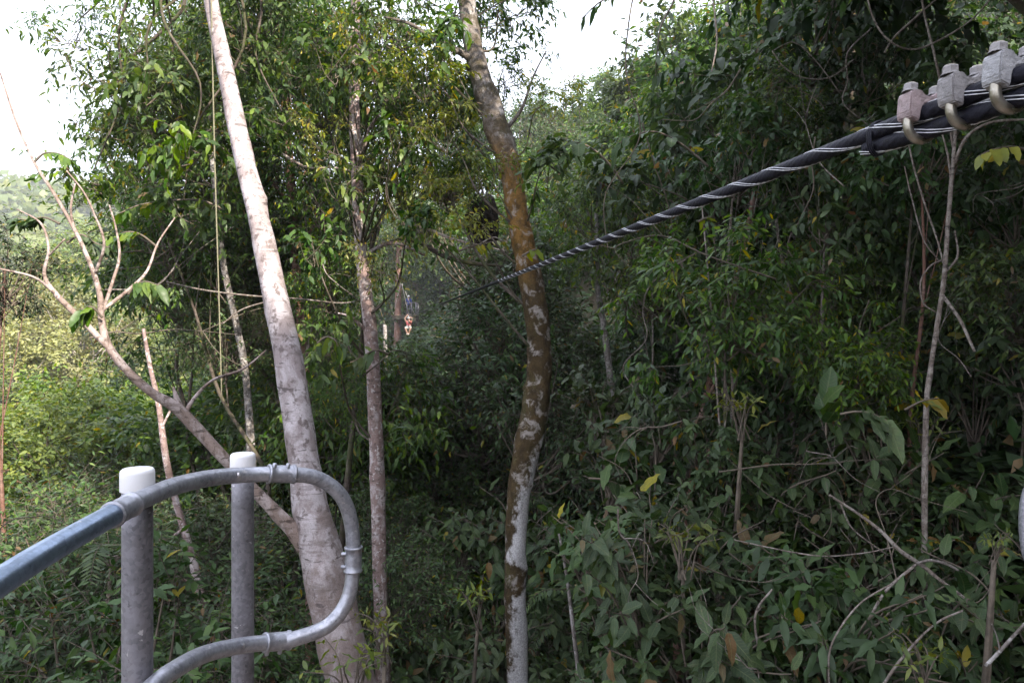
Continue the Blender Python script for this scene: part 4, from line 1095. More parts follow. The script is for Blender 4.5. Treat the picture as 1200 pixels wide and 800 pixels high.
own_tree('reddish_sapling', 'sapling', 'crooked reddish sapling below the cable, right of the thin bent trunk',
    [(884, 225, 8.4, 5), (874, 280, 8.3, 6), (861, 325, 8.2, 7), (846, 390, 8, 7.5), (829, 460, 7.8, 8), (815, 530, 7.6, 9), (806, 620, 7.4, 10), (797, 700, 7.2, 10), (793, 800, 7, 11)], B_RED, part='stem', branches=[[(826, 470, 7.8, 5), (842, 440, 7.7, 4), (850, 405, 7.7, 2.5)]], seed=11)
own_tree('pale_stemmed_tree', 'tree', 'straight pale thin trunk in the dark wall of leaves, right of centre',
    [(966, 240, 10, 5), (967, 320, 10, 6.5), (968, 400, 10, 7), (967, 470, 10, 7.5), (966, 520, 10, 8)], B_GREY, crowns=[('big', 966, 215, 10.5, .9)], seed=12)
own_tree('moss_covered_tree', 'tree', 'stout dark trunk with yellowish moss behind the cable near its loose end',
    [(985, -50, 11.5, 15), (991, 40, 11.4, 16), (998, 130, 11.2, 17), (996, 220, 11, 17), (995, 320, 11, 18), (996, 420, 11, 19)], B_DARK, crowns=[('big', 985, -20, 11.8, 1.1)], seed=13)
own_tree('pale_sapling', 'sapling', 'pale forked sapling under the cable clamps at upper right',
    [(1122, 128, 5.1, 3), (1116, 200, 5.1, 4.5), (1111, 260, 5.1, 4.8), (1107, 320, 5.1, 5.2), (1100, 370, 5.1, 5.4), (1091, 430, 5.1, 5.6), (1085, 490, 5.1, 6)], B_LIANA, part='stem',
    branches=[[(1117, 195, 5.1, 5), (1132, 162, 5.05, 4.5), (1160, 144, 5, 4), (1205, 140, 4.95, 3.5)], [(1107, 320, 5.1, 4), (1122, 300, 5.1, 3), (1119, 270, 5.1, 2.5)], [(1104, 345, 5.1, 5), (1125, 375, 5, 4.5), (1142, 412, 4.9, 4)], [(1115, 215, 5.1, 3), (1108, 170, 5.1, 2.4), (1090, 120, 5.1, 2)]], seed=14)
own_tree('white_stemmed_tree', 'tree', 'short white trunk seen beside the distant platform',
    [(451, 380, 24, 4.5), (452, 430, 24, 5), (454, 480, 24, 5.5), (455, 540, 24, 6)], B_GREY, crowns=[('fine', 430, 318, 24.5, .8)], seed=15)
own_tree('platform_tree', 'tree', 'big red-brown trunk that carries the distant platform',
    [(468, 270, 59.2, 6), (467, 330, 59.2, 7), (466, 390, 59.2, 8.5), (465, 440, 59.2, 9), (464, 490, 59.2, 9.5), (464, 520, 59.2, 10)], B_RED, crowns=[('far', 470, 275, 62, 3.4)], seed=16)
own_tree('thin_sapling', 'sapling', 'thin whitish stem among the broad leaves, right of the foot of the mossy trunk',
    [(655, 625, 5.7, 2.5), (660, 650, 5.7, 3.2), (666, 690, 5.65, 4), (671, 730, 5.6, 4.5), (679, 800, 5.6, 5), (682, 840, 5.6, 5)], B_GREY, part='stem', seed=17)

# ------------------------------------------------------------------ many thin dry twigs and hanging vines
def dry_twig(px, py, Y, hang, seed):
    rg = np.random.RandomState(seed); c = np.array(at(px, py, Y)); s = Y / 5.
    mb = MB()
    if hang:
        L = s * rg.uniform(.9, 2.2); P = [c + np.array([rg.randn() * .05 * s, rg.randn() * .05, L * (.5 - t)]) + np.array([.25 * s * math.sin(t * 3 + seed), 0, 0]) * rg.uniform(.2, 1) for t in np.linspace(0, 1, 6)]
        g = gz(P[-1][0], P[-1][1])
        Q = catmull(P, 8); tube(mb, Q, np.linspace(.0062, .0042, len(Q)) * s ** .7, 6, rough=.1, seed=seed)
    else:
        d = rg.randn(3) * np.array([1, .5, .75]); d /= np.linalg.norm(d); L = s * rg.uniform(.45, 1.1)
        bend = rg.randn(3) * .22 * L
        P = [c + d * L * (t - .5) + bend * math.sin(PI * t) + .03 * L * rg.randn(3) for t in np.linspace(0, 1, 6)]
        Q = catmull(P, 7); r0 = .007 * s ** .7 * rg.uniform(.6, 1.2); tube(mb, Q, np.linspace(r0, r0 * .3, len(Q)), 6, rough=.1, seed=seed)
        for k in range(rg.randint(2, 5)):
            i = rg.randint(8, len(Q) - 6); e = Q[i] + (d + rg.randn(3) * .8) * L * rg.uniform(.2, .4)
            q = catmull([Q[i], (Q[i] + e) / 2 + .05 * L * rg.randn(3), e], 5); tube(mb, q, np.linspace(r0 * .55, r0 * .2, len(q)), 5)
    me = mb.mesh('dry_twig', [rr.choice([B_LIANA, TWIG, TWIG])])
    base = Vector(c); me.transform(Matrix.Translation(-base))
    o = link('vine' if hang else 'dry_branch', me, None, base); o['category'] = 'vine' if hang else 'branch'
    PLANTS.append(dict(root=o, sp='hang' if hang else 'twig', tree=False, r=.5, Y=Y, keep=False, label=None, region='vine' if hang else 'twig'))
for k, (px, py) in enumerate(strat(9, 660, 1200, 440, 800, rr)): dry_twig(px, py, lerp(5.6, 3.6, (py - 440) / 360), False, 300 + k)
for k, (px, py) in enumerate(strat(12, 730, 1200, 40, 430, rr)): dry_twig(px, py, rr.uniform(5.6, 7.5), False, 330 + k)
for k, (px, py) in enumerate(strat(9, 700, 1200, 60, 480, rr)): dry_twig(px, py, rr.uniform(5.6, 8), True, 360 + k)
for k, (px, py) in enumerate(strat(8, 130, 580, 150, 460, rr)): dry_twig(px, py, rr.uniform(7, 8.5), False, 390 + k)
for k, (px, py) in enumerate(strat(6, 0, 330, 600, 780, rr)): dry_twig(px, py, rr.uniform(4.4, 6), False, 420 + k)

# ------------------------------------------------------------------ rope, lianas, fallen branches
def strand(name, cat, label, px, mat, forks=(), seed=1, rough=.08, sides=7):
    P = [(*at(a, b, Y), w * Y / FPX / 2) for a, b, Y, w in px]; base = Vector(P[-1][:3])
    mb = MB()
    for q in [px] + list(forks):
        Q = catmull([(*at(a, b, Y), w * .7 * Y / FPX / 2) for a, b, Y, w in q], 10)
        tube(mb, Q[:, :3], np.maximum(Q[:, 3], .0012), sides, rough=rough, seed=seed)
    o = link(name, mb.mesh(name, [mat])); o.data.transform(Matrix.Translation(-base)); o.location = base
    tag(o, label, cat)
    PLANTS.append(dict(root=o, sp=None, keep=True, label=label, region='own', tree=False, r=1, Y=px[0][2]))
    return o
ROPE = simple_mat('old_rope', (.16, .15, .10), .9, var=.3, scale=80, bump=.6)
strand('rope', 'rope', 'thin rope hanging straight down beside the leaning pale trunk', [(247, -30, 6.2, 2.4), (249, 70, 6.2, 2.4), (252, 200, 6.2, 2.4), (256, 330, 6.2, 2.2), (260, 470, 6.2, 2.0)], ROPE, rough=0)
V = 'liana'
strand(V, 'vine', 'pale straight vine dropping from below the cable to the broad shrubs, right of centre', [(822, 235, 6.4, 2.5), (828, 300, 6.3, 3), (835, 380, 6.2, 3), (841, 470, 6.1, 3.5), (848, 540, 6.0, 4), (860, 612, 5.9, 4)], B_LIANA, forks=[[(846, 520, 6, 3), (852, 470, 6.2, 2.5), (846, 400, 6.3, 2)]])
strand(V, 'vine', 'long thin vine looping in an arc above the cable clamps', [(1012, -20, 4.6, 3), (1025, 25, 4.6, 3), (1045, 50, 4.6, 3), (1072, 58, 4.6, 3), (1105, 45, 4.6, 3), (1140, 22, 4.6, 3), (1172, -15, 4.6, 3)], B_LIANA, forks=[[(1108, -10, 4.65, 3), (1085, 10, 4.65, 3), (1060, 32, 4.65, 3), (1047, 45, 4.65, 3), (1036, 62, 4.65, 2)]])
strand(V, 'vine', 'thin pale stem rising behind the farthest cable clamp', [(1078, -20, 5.2, 3.5), (1084, 20, 5.2, 3.5), (1094, 60, 5.2, 3.5), (1103, 100, 5.2, 3.5), (1112, 140, 5.2, 4), (1118, 180, 5.15, 4)], B_LIANA)
strand(V, 'vine', 'yellowish dry vine dangling at the top edge, right of the sky gap', [(833, -20, 6, 3), (838, 20, 6, 3), (840, 50, 6, 3), (834, 84, 6, 2)], B_DRY, forks=[[(868, -15, 6, 2.4), (850, 2, 6, 2.4), (820, 8, 6, 1.5)]])
strand(V, 'vine', 'thin slanting pale stem left of the forked sapling under the clamps', [(1064, 165, 5.3, 2.6), (1072, 200, 5.3, 3), (1084, 240, 5.3, 3), (1098, 280, 5.3, 3), (1106, 310, 5.3, 3)], B_LIANA, forks=[[(1060, 195, 5.4, 2), (1068, 230, 5.4, 2.4), (1082, 280, 5.4, 2.4), (1100, 305, 5.4, 2)]])
strand(V, 'vine', 'grey curl of vine hooking round the leaves right of the straight pale trunk', [(1103, 305, 5.0, 2.6), (1090, 312, 5, 2.6), (1079, 330, 5, 2.6), (1082, 355, 5, 2.6), (1097, 366, 5, 2.4)], B_LIANA)
strand(V, 'vine', 'faint tangled vine above the cable at right, looping left', [(905, 60, 7, 2.4), (920, 80, 7, 2.4), (945, 92, 7, 2.4), (975, 90, 7, 2.4), (1000, 70, 7, 2)], B_LIANA, forks=[[(905, 60, 7, 2), (930, 50, 7, 2), (955, 70, 7, 2), (985, 110, 7, 2)]])
D = 'fallen_branch'
strand(D, 'branch', 'long dry branch slanting down through the shrubs at lower right, the thickest one', [(972, 580, 4.1, 4), (1000, 598, 4.1, 5), (1030, 620, 4.05, 6), (1055, 645, 4.0, 7), (1080, 662, 4.0, 7), (1105, 682, 3.95, 6), (1130, 700, 3.9, 5)], B_LIANA, forks=[[(1075, 660, 4, 5), (1040, 690, 4, 5), (1018, 725, 4, 4)], [(985, 590, 4.1, 3), (1000, 620, 4.1, 2.5), (1040, 650, 4.1, 2)]])
strand(D, 'branch', 'short whitish bent stick near the right pipe railing', [(1074, 660, 3.85, 4), (1090, 656, 3.85, 5), (1108, 660, 3.85, 5), (1123, 668, 3.85, 4)], B_GREY)
strand(D, 'branch', 'dark bent twig curving to the bottom edge at lower right, left of the dry branch', [(905, 690, 4.2, 3), (888, 712, 4.2, 4), (885, 735, 4.2, 4), (893, 765, 4.2, 4), (915, 785, 4.2, 4), (940, 805, 4.2, 4)], B_LIANA)
strand(D, 'branch', 'thin curved twig rising from the bottom edge under the dry branch', [(972, 810, 3.7, 3), (972, 765, 3.7, 3.2), (985, 735, 3.7, 3.2), (1010, 705, 3.75, 3), (1046, 683, 3.8, 2.5)], B_LIANA)
strand(D, 'branch', 'grey stick slanting up from the bottom right corner', [(1155, 780, 3.5, 6), (1172, 762, 3.5, 6), (1190, 742, 3.5, 5), (1215, 715, 3.5, 4)], B_GREY, forks=[[(1172, 762, 3.5, 3), (1168, 745, 3.5, 2.4), (1162, 730, 3.5, 2)]])
strand(D, 'branch', 'long thin twig stretched level across the shrubs at lower right', [(860, 632, 4.6, 2), (905, 642, 4.5, 2.4), (960, 651, 4.4, 2.6), (1010, 648, 4.3, 2.4), (1050, 640, 4.2, 2)], B_LIANA)
strand(D, 'branch', 'thin branch arching at the bottom edge beside a fresh green plant, lower right', [(1030, 810, 3.6, 5), (1050, 780, 3.6, 5), (1075, 750, 3.65, 4), (1100, 728, 3.7, 3.5), (1128, 715, 3.7, 3)], B_LIANA)
strand(D, 'branch', 'pale bare branch pointing right among yellow leaves, left of the mossy trunk', [(470, 262, 7.6, 5), (500, 268, 7.6, 5), (530, 280, 7.5, 4.5), (560, 287, 7.4, 3.5), (592, 294, 7.3, 2.5)], B_DRY, forks=[[(560, 287, 7.4, 2.5), (580, 278, 7.4, 2), (596, 290, 7.4, 1.5)]])
strand(D, 'branch', 'dark crooked branch above the distant platform', [(590, 312, 8.4, 4), (550, 308, 8.5, 7), (520, 300, 8.6, 8), (495, 286, 8.7, 7), (470, 280, 8.8, 5), (440, 290, 8.9, 3)], B_DARK)
strand(D, 'branch', 'straight bare branch crossing level behind the leaning pale trunk', [(195, 330, 8, 2), (240, 340, 8, 2.6), (300, 347, 8, 2.8), (350, 350, 8, 2.8), (400, 355, 8, 2.4), (430, 350, 8, 1.6)], B_LIANA, forks=[[(330, 349, 8, 2.5), (285, 362, 8, 2.5), (260, 380, 8, 2)]])
strand(D, 'branch', 'bare orange-brown branch between the leaning and the mottled trunk, high up', [(330, 180, 8, 4), (360, 196, 8, 4), (395, 197, 8, 3.5), (430, 205, 8, 2.5)], B_DRY)
strand(D, 'branch', 'dark sky-lit branch in the top left canopy', [(218, -15, 8.5, 5), (214, 10, 8.5, 6), (195, 32, 8.5, 6), (172, 52, 8.5, 5), (150, 72, 8.5, 3)], B_DARK, forks=[[(214, 8, 8.5, 4), (228, 28, 8.6, 3.5), (242, 40, 8.6, 2.5)]])
strand(D, 'branch', 'tangle of thin dry twigs under the cable, right of the straight pale trunk', [(975, 420, 6.4, 3), (985, 440, 6.4, 3), (998, 460, 6.4, 2.5)], B_DRY, forks=[[(1002, 425, 6.4, 2.5), (1006, 445, 6.4, 2.5), (1000, 462, 6.4, 2)], [(960, 400, 6.3, 1.6), (975, 420, 6.4, 2), (988, 446, 6.4, 2)]])

# ------------------------------------------------------------------ dark clump of roots and leaves on a branch
def clump():
    c = at(566, 258, 8.9); bm = bmesh.new(); bmesh.ops.create_icosphere(bm, subdivisions=4, radius=1)
    rg = np.random.RandomState(5)
    ph = rg.rand(12) * 6
    for v in bm.verts:
        p = v.co
        f = 1 + .16 * math.sin(5 * p.x + ph[0]) * math.cos(4 * p.z + ph[1]) + .13 * math.sin(9 * p.y + ph[2] + 4 * p.x) + .08 * math.sin(17 * p.z + ph[3]) * math.sin(15 * p.x + ph[4]) + .03 * rg.randn()
        v.co = Vector((p.x * .20, p.y * .2, p.z * .33)) * f
    me = bpy.data.meshes.new('arboreal_nest'); bm.to_mesh(me); bm.free()
    for p in me.polygons: p.use_smooth = True
    me.materials.append(bark_mat('nest_crust', (.035, .027, .022), (.015, .012, .011), (.075, .058, .045), .58, 9, rings=False, bump=.9))
    tag(link('arboreal_nest', me, None, c), 'dark lumpy nest-like clump among yellow leaves, left of the mossy trunk', 'nest')
clump()

# ------------------------------------------------------------------ single leafy branches that stand out
def sprig(label, pts, n, L, W, mat, droop=.5, seed=1, name='leafy_branch', wr=3., hang=False, shape='ovate', hi=.86, yel=.01):
    rg = np.random.RandomState(seed)
    P = [(*at(a, b, Y), wr * Y / FPX / 2 * f) for (a, b, Y), f in zip(pts, np.linspace(1, .45, len(pts)))]
    Q = catmull(P, 8); base = Vector(P[0][:3]); root = thing(name, base, label, 'branch')
    mb = MB(); tube(mb, Q[:, :3], np.maximum(Q[:, 3], .002), 6); mb.obj('twig', [TWIG], root, base)
    m = len(Q); PP = []; DD = []; NN_ = []; SZ = []
    for k in range(n):
        t = .35 + .65 * (k + .5 * rg.rand()) / n; f = t * (m - 1); q = int(min(f, m - 2)); p = Q[q, :3] * (1 - f + q) + Q[q + 1, :3] * (f - q)
        tg = norm(Q[q + 1, :3] - Q[q, :3]); s = norm(np.cross(tg, [0, 0, 1.])) * (1 if k % 2 else -1)
        if k == n - 1: s = s * .1
        PP.append(p); DD.append(s * .8 + tg * .55 + np.array([0, 0, -droop]) + .15 * rg.randn(3)); NN_.append(np.array([0, -.15, 1.]) + .3 * rg.randn(3)); SZ.append(.7 + .45 * rg.rand())
    PP = np.array(PP); SZ = np.array(SZ); tn = tints(rg, n, yel, .0, lo=.3, hi=hi)
    A = leaf_arrays(PP - np.array(base), np.array(DD), np.array(NN_), L * SZ, W * SZ, tn, R3, shape, rg, .2, .35)
    link('leaves', build_leaf_mesh('leaves', [(*A, tn)], [mat]), root)
    PLANTS.append(dict(root=root, sp=None, keep=True, label=label, region='own', tree=False, r=1, Y=pts[0][2]))
sprig('drooping long-leaved sprig, dark against the sky gap at the top', [(800, -40, 4.5), (790, 0, 4.4), (775, 30, 4.3), (770, 62, 4.3), (768, 90, 4.3)], 13, .125, .034, L_DARK, .7, 2, shape='lance')
sprig('hanging sprig of narrow dark leaves at the top edge, left of the sky gap sprig', [(735, -50, 5), (728, -15, 4.9), (700, 5, 4.9), (682, 22, 4.9)], 9, .13, .036, L_DARK, .6, 12, shape='lance')
sprig('spray of large blue-grey shiny leaves above the cable, right of the mossy trunk', [(730, 215, 6.6), (712, 190, 6.5), (690, 172, 6.5), (665, 165, 6.4), (640, 160, 6.4)], 10, .27, .12, L_BROAD, .55, 3)
sprig('pair of big shiny leaves beside the mossy trunk, level with its painted sun patch', [(660, 205, 6.2), (640, 192, 6.2), (620, 185, 6.2)], 4, .22, .11, L_BROAD, .5, 4)
sprig('spray of large pale leaves above the cable, below the sky gap', [(830, 195, 6.2), (800, 170, 6.2), (770, 155, 6.1), (745, 158, 6.1), (725, 168, 6.1)], 11, .25, .11, L_BROAD, .5, 5)
sprig('drooping branch with long grey-green leaves at lower right, below the yellow-brown leaves', [(985, 485, 4.3), (1005, 482, 4.2), (1025, 486, 4.15), (1045, 495, 4.1)], 9, .27, .095, L_BROAD, .45, 6)
sprig('sprig with yellow-brown leaves on the right, above the long grey-green leaves', [(1060, 480, 4.6), (1080, 470, 4.6), (1100, 466, 4.6)], 6, .16, .075, L_YOUNG_AND_SUNLIT, .35, 7, yel=.6)
sprig('sunlit yellow sprig left of the mossy trunk where the cable passes', [(535, 295, 6.9), (555, 288, 6.8), (575, 284, 6.75), (592, 282, 6.7)], 12, .14, .05, L_YOUNG_AND_SUNLIT, .75, 8, shape='lance', yel=.15)
sprig('lone pair of yellow-green leaves on the mossy trunk just above the cable', [(612, 300, 6.3), (622, 294, 6.25), (629, 292, 6.2)], 3, .13, .06, L_YOUNG_AND_SUNLIT, .7, 9, yel=.2)
sprig('hanging long pale green leaf pair among the shrubs, right of the thin whitish stem', [(735, 668, 4.9), (718, 662, 4.85), (706, 668, 4.8)], 4, .23, .07, L_YOUNG_AND_SUNLIT, 1.2, 10)
sprig('branch with pointed light green leaves at lower centre right, sticking out of dark shrubs', [(760, 640, 5), (775, 632, 5), (790, 628, 4.95), (805, 622, 4.9), (815, 612, 4.9)], 10, .17, .062, L_YOUNG_AND_SUNLIT, .4, 11)
sprig('large grey drooping leaves below the thin bent trunk', [(690, 560, 6.3), (710, 562, 6.2), (730, 570, 6.15), (742, 580, 6.1)], 8, .32, .11, L_BROAD, .5, 13)
sprig('sprig of bright leaves dangling right of the big leaf spray, above the cable', [(790, 295, 7), (792, 310, 7), (785, 325, 7), (770, 330, 7)], 8, .17, .065, L_YOUNG_AND_SUNLIT, .5, 14, yel=.1)
sprig('broad fresh leaves beside the leaning pale trunk in the top left canopy', [(262, 175, 6.6), (245, 165, 6.5), (225, 158, 6.5), (212, 162, 6.4)], 7, .2, .085, L_MID, .6, 15)
sprig('hanging spray of fresh leaves left of the rope, below the sky', [(262, 245, 7.2), (235, 235, 7.1), (200, 235, 7), (165, 240, 7), (140, 250, 6.9)], 17, .19, .07, L_MID, .7, 16)
sprig('drooping fresh green leaves right of the leaning trunk, halfway up', [(372, 402, 6.6), (382, 395, 6.5), (392, 398, 6.4), (398, 410, 6.4)], 9, .22, .075, L_MID, .9, 17)
sprig('fresh drooping leaves crossing the mottled trunk halfway up', [(455, 415, 7.2), (440, 410, 7.1), (425, 418, 7.1), (410, 425, 7)], 8, .2, .07, L_MID, .9, 18)
sprig('small dark sprig on the bare fork tip at the left edge of the sky', [(70, 262, 4.6), (52, 255, 4.6), (34, 258, 4.6), (20, 256, 4.6)], 34, .11, .042, L_DARK, .55, 19, shape='lance')
sprig('thin leafy twig arching over the bare fork, below the sky at upper left', [(185, 290, 4.9), (165, 275, 4.85), (148, 272, 4.8), (132, 280, 4.8)], 22, .13, .05, L_MID, .7, 31)
sprig('drooping green sprig on the bare fork just left of the rope', [(150, 345, 4.7), (158, 335, 4.7), (170, 330, 4.7), (186, 334, 4.7)], 18, .15, .055, L_MID, .8, 32)
sprig('leafy twig hanging from the top of the bare fork, against the white sky', [(40, 190, 4.6), (52, 180, 4.6), (68, 180, 4.6), (84, 188, 4.6)], 22, .10, .036, L_MID, .6, 33, shape='lance')
sprig('small drooping sprig at the joint of the bare fork', [(120, 372, 4.55), (108, 360, 4.5), (98, 362, 4.5), (88, 372, 4.5)], 14, .12, .046, L_MID, .8, 34)
sprig('dark leafy twig between the bare fork tips at upper left', [(78, 285, 4.7), (95, 275, 4.7), (112, 285, 4.7), (128, 290, 4.7)], 30, .11, .04, L_DARK, .55, 20, shape='lance')
sprig('twisted brown and green leaves under the cable clamps, right of the forked sapling', [(1200, 175, 3.6), (1185, 172, 3.55), (1165, 175, 3.5), (1148, 182, 3.5)], 8, .11, .055, L_YOUNG_AND_SUNLIT, .8, 21, yel=.25)
sprig('sprig of yellow-green leaves dangling from the cable line, right of centre', [(818, 260, 6.3), (826, 256, 6.3), (834, 254, 6.3)], 3, .14, .05, L_YOUNG_AND_SUNLIT, .5, 22)
sprig('upright large oval leaf cluster among broad shrubs, left of the long grey-green leaves', [(968, 510, 4.6), (968, 490, 4.6), (966, 468, 4.6)], 6, .24, .11, L_BROAD, .0, 23)

# ------------------------------------------------------------------ ground cover that nobody could count, and the wood on the far hills
def undergrowth():
    rg = np.random.RandomState(77)
    n = 150000
    Y = 3 + 95 * rg.rand(n) ** 1.9; X = (rg.rand(n) * 1.9 - .95) * (Y + 2)
    Z = ground(X, Y) + .03 + .55 * rg.rand(n) ** 2 + .25 * np.sin(X * 2.1) * np.cos(Y * 1.7)
    pos = np.stack([X, Y, Z], -1); d = rg.randn(n, 3) * np.array([1, 1, .35]); nn = np.array([0, 0, 1.]) + .5 * rg.randn(n, 3)
    s = .10 + .16 * rg.rand(n) + Y * .007; Z += Y * .012 * rg.rand(n)
    tn = tints(rg, n, .01, .06, hi=.7)
    A = leaf_arrays(pos, d, nn, s, s * .45, tn, [0, .4, 1.], 'ovate', rg)
    me = build_leaf_mesh('undergrowth', [(*A, tn)], [L_DARK])
    tag(link('undergrowth', me), 'low dark ground cover leaves under the trees', kind='stuff')
undergrowth()
def far_wood():
    rg = np.random.RandomState(88); parts = []
    nc = 1500; PP = []; SS = []
    X = -20 - 330 * rg.rand(nc); Y = 95 + 330 * rg.rand(nc); Z = ground(X, Y)
    k = 46
    r = 3.5 + 3.5 * rg.rand(nc)
    d = norm(rg.randn(nc, k, 3)); d[..., 2] = np.abs(d[..., 2])
    pos = np.stack([X, Y, Z + r * .6], -1)[:, None] + d * r[:, None, None] * np.array([1, 1, .8]) * (.75 + .3 * rg.rand(nc, k, 1))
    nn = d + .5 * rg.randn(nc, k, 3); dd = rg.randn(nc, k, 3)
    tn = np.repeat(.15 + .7 * rg.rand(nc), k) + .12 * rg.randn(nc * k); tn = np.clip(tn, 0, .9)
    s = np.repeat(r, k) * (.35 + .35 * rg.rand(nc * k))
    A = leaf_arrays(pos.reshape(-1, 3), dd.reshape(-1, 3), nn.reshape(-1, 3), s, s * .75, tn, [0, .4, 1.], 'ovate', rg)
    tag(link('far_wood', build_leaf_mesh('far_wood', [(*A, tn)], [L_VALLEY])), 'hazy wood covering the far hills on the left', kind='stuff')
far_wood()
# ------------------------------------------------------------------ camera, sky, sun
cam = bpy.data.objects.new('camera', bpy.data.cameras.new('camera')); COL.objects.link(cam)
cam.location = (0, 0, 0); cam.rotation_euler = (PI / 2, 0, 0)
cam.data.sensor_width = 36; cam.data.lens = 36 * FPX / 1200
cam.data.clip_start = .02; cam.data.clip_end = 3000
sc.camera = cam
EL = math.radians(SUN_EL); AZ = math.radians(SUN_AZ)          # direction to the sun: (cos AZ, -sin AZ)
d = Vector((math.cos(AZ) * math.cos(EL), -math.sin(AZ) * math.cos(EL), math.sin(EL)))
sun = bpy.data.objects.new('sun', bpy.data.lights.new('sun', 'SUN')); COL.objects.link(sun)
sun.data.energy = SUN_E; sun.data.angle = math.radians(.6); sun.data.color = (1, .91, .77)
sun.rotation_euler = d.to_track_quat('Z', 'Y').to_euler(); sun.location = d * 60
w = bpy.data.worlds.new('World'); sc.world = w; w.use_nodes = True
nt = w.node_tree; nt.nodes.clear(); N = NT(nt)
sky = N.n('ShaderNodeTexSky', sky_type='NISHITA'); sky.sun_disc = False
sky.sun_elevation = EL; sky.sun_rotation = math.atan2(d.x, d.y); sky.dust_density = 2.5; sky.air_density = 1.2
tc = N.n('ShaderNodeTexCoord').outputs['Generated']
cl = N.noise(1.6, 6, .6, N.mapping(tc, (1, 1, 2.2)))
col = N.mix(N.ramp(cl, [(.30, .55), (.62, .95)]), sky.outputs['Color'], CLOUD)
bg = N.n('ShaderNodeBackground'); bg.inputs['Strength'].default_value = SKY_S
N.l(col, bg.inputs['Color'])
wo = N.n('ShaderNodeOutputWorld'); N.l(bg.outputs[0], wo.inputs['Surface'])
sc.view_settings.view_transform = 'Standard'; sc.view_settings.look = 'None'
sc.view_settings.exposure = EXPO; sc.view_settings.gamma = 1
c = sc.cycles
c.max_bounces = 6; c.diffuse_bounces = 4; c.glossy_bounces = 2; c.transmission_bounces = 3; c.transparent_max_bounces = 4; c.volume_bounces = 0
c.caustics_reflective = False; c.caustics_refractive = False
c.use_adaptive_sampling = True; c.adaptive_threshold = .015
c.use_denoising = True; c.sample_clamp_indirect = 6
try: c.denoiser = 'OPENIMAGEDENOISE'
except Exception: pass

# ------------------------------------------------------------------ what the camera sees: drop plants that show nowhere, name the others by where they show
bpy.context.view_layer.update()
dg = bpy.context.evaluated_depsgraph_get()
top = {}
def topof(o):
    while o.parent: o = o.parent
    return o
HIT = {}
GX, GY = 300, 200
for j in range(GY):
    for i in range(GX):
        px = (i + .5) * 1200 / GX; py = (j + .5) * 800 / GY
        ok, loc, nrm, fi, ob, mt = sc.ray_cast(dg, (0, 0, 0), at(px, py, 1).normalized())
        if not ok: continue
        if ob.name == 'haze': continue
        t = topof(bpy.data.objects[ob.name]).name
        h = HIT.setdefault(t, [0, 0., 0.]); h[0] += 1; h[1] += px; h[2] += py
def kill(root):
    for ch in list(root.children): kill(ch)
    bpy.data.objects.remove(root)
# keep the distant rider and platform in view: take out trees that stand in the line of sight
ROOT2 = {p['root'].name: p for p in PLANTS if not p['keep']}
cnt = {}
for px in range(461, 488, 3):
    for py in range(345, 400, 3):
        dv = at(px, py, 1).normalized(); o = Vector((0, 0, 0)); seen = set()
        for k in range(80):
            ok, loc, nrm, fi, ob, mt = sc.ray_cast(dg, o, dv)
            if not ok or loc.y > 45: break
            seen.add(topof(bpy.data.objects[ob.name]).name); o = loc + dv * .01
        for t in seen: cnt[t] = cnt.get(t, 0) + 1
gone = {t for t, n_ in cnt.items() if n_ > 6 and t in ROOT2}
print('SIGHT', {t: n_ for t, n_ in cnt.items() if t not in gone})
live = []
for p in PLANTS:
    if p['root'].name in gone: kill(p['root']); continue
    h = HIT.get(p['root'].name)
    if p['keep'] is not True and p['region'] != 'shade_roof' and (not h or h[0] < 5): kill(p['root']); continue
    if h: p['c'] = (h[1] / h[0], h[2] / h[0]); p['n'] = h[0]
    live.append(p)

if HAZE:
    hz = bpy.data.meshes.new('haze'); bm = bmesh.new(); bmesh.ops.create_cube(bm, size=1)
    for v in bm.verts: v.co = Vector((v.co.x * 1960, v.co.y * 1360 + 300, -24 + (v.co.z + .5) * 184))
    bm.to_mesh(hz); bm.free()
    m, nt, out = newmat('damp_air'); v = nt.nodes.new('ShaderNodeVolumePrincipled')
    v.inputs['Color'].default_value = (.93, .95, 1, 1); v.inputs['Density'].default_value = HAZE; v.inputs['Anisotropy'].default_value = .3
    nt.links.new(v.outputs[0], out.inputs['Volume']); hz.materials.append(m)
    HZ = link('haze', hz); HZ['kind'] = 'stuff'
LOOK = dict(fine='small-leaved dense green', finedark='dark small-leaved', mid='leafy green', airy='loose airy-leaved', big='large-leaved dark', far='dense green', valley='sunlit yellow-green', pale='pale blossom-tinted', broad='broad-leaved', giant='giant-leaved', slim='narrow-leaved', fresh='fresh light green', fern='feathery green', feather='feathery fine-leaved', sunny='sparse yellow-green', hang='thin hanging', twig='thin dry')
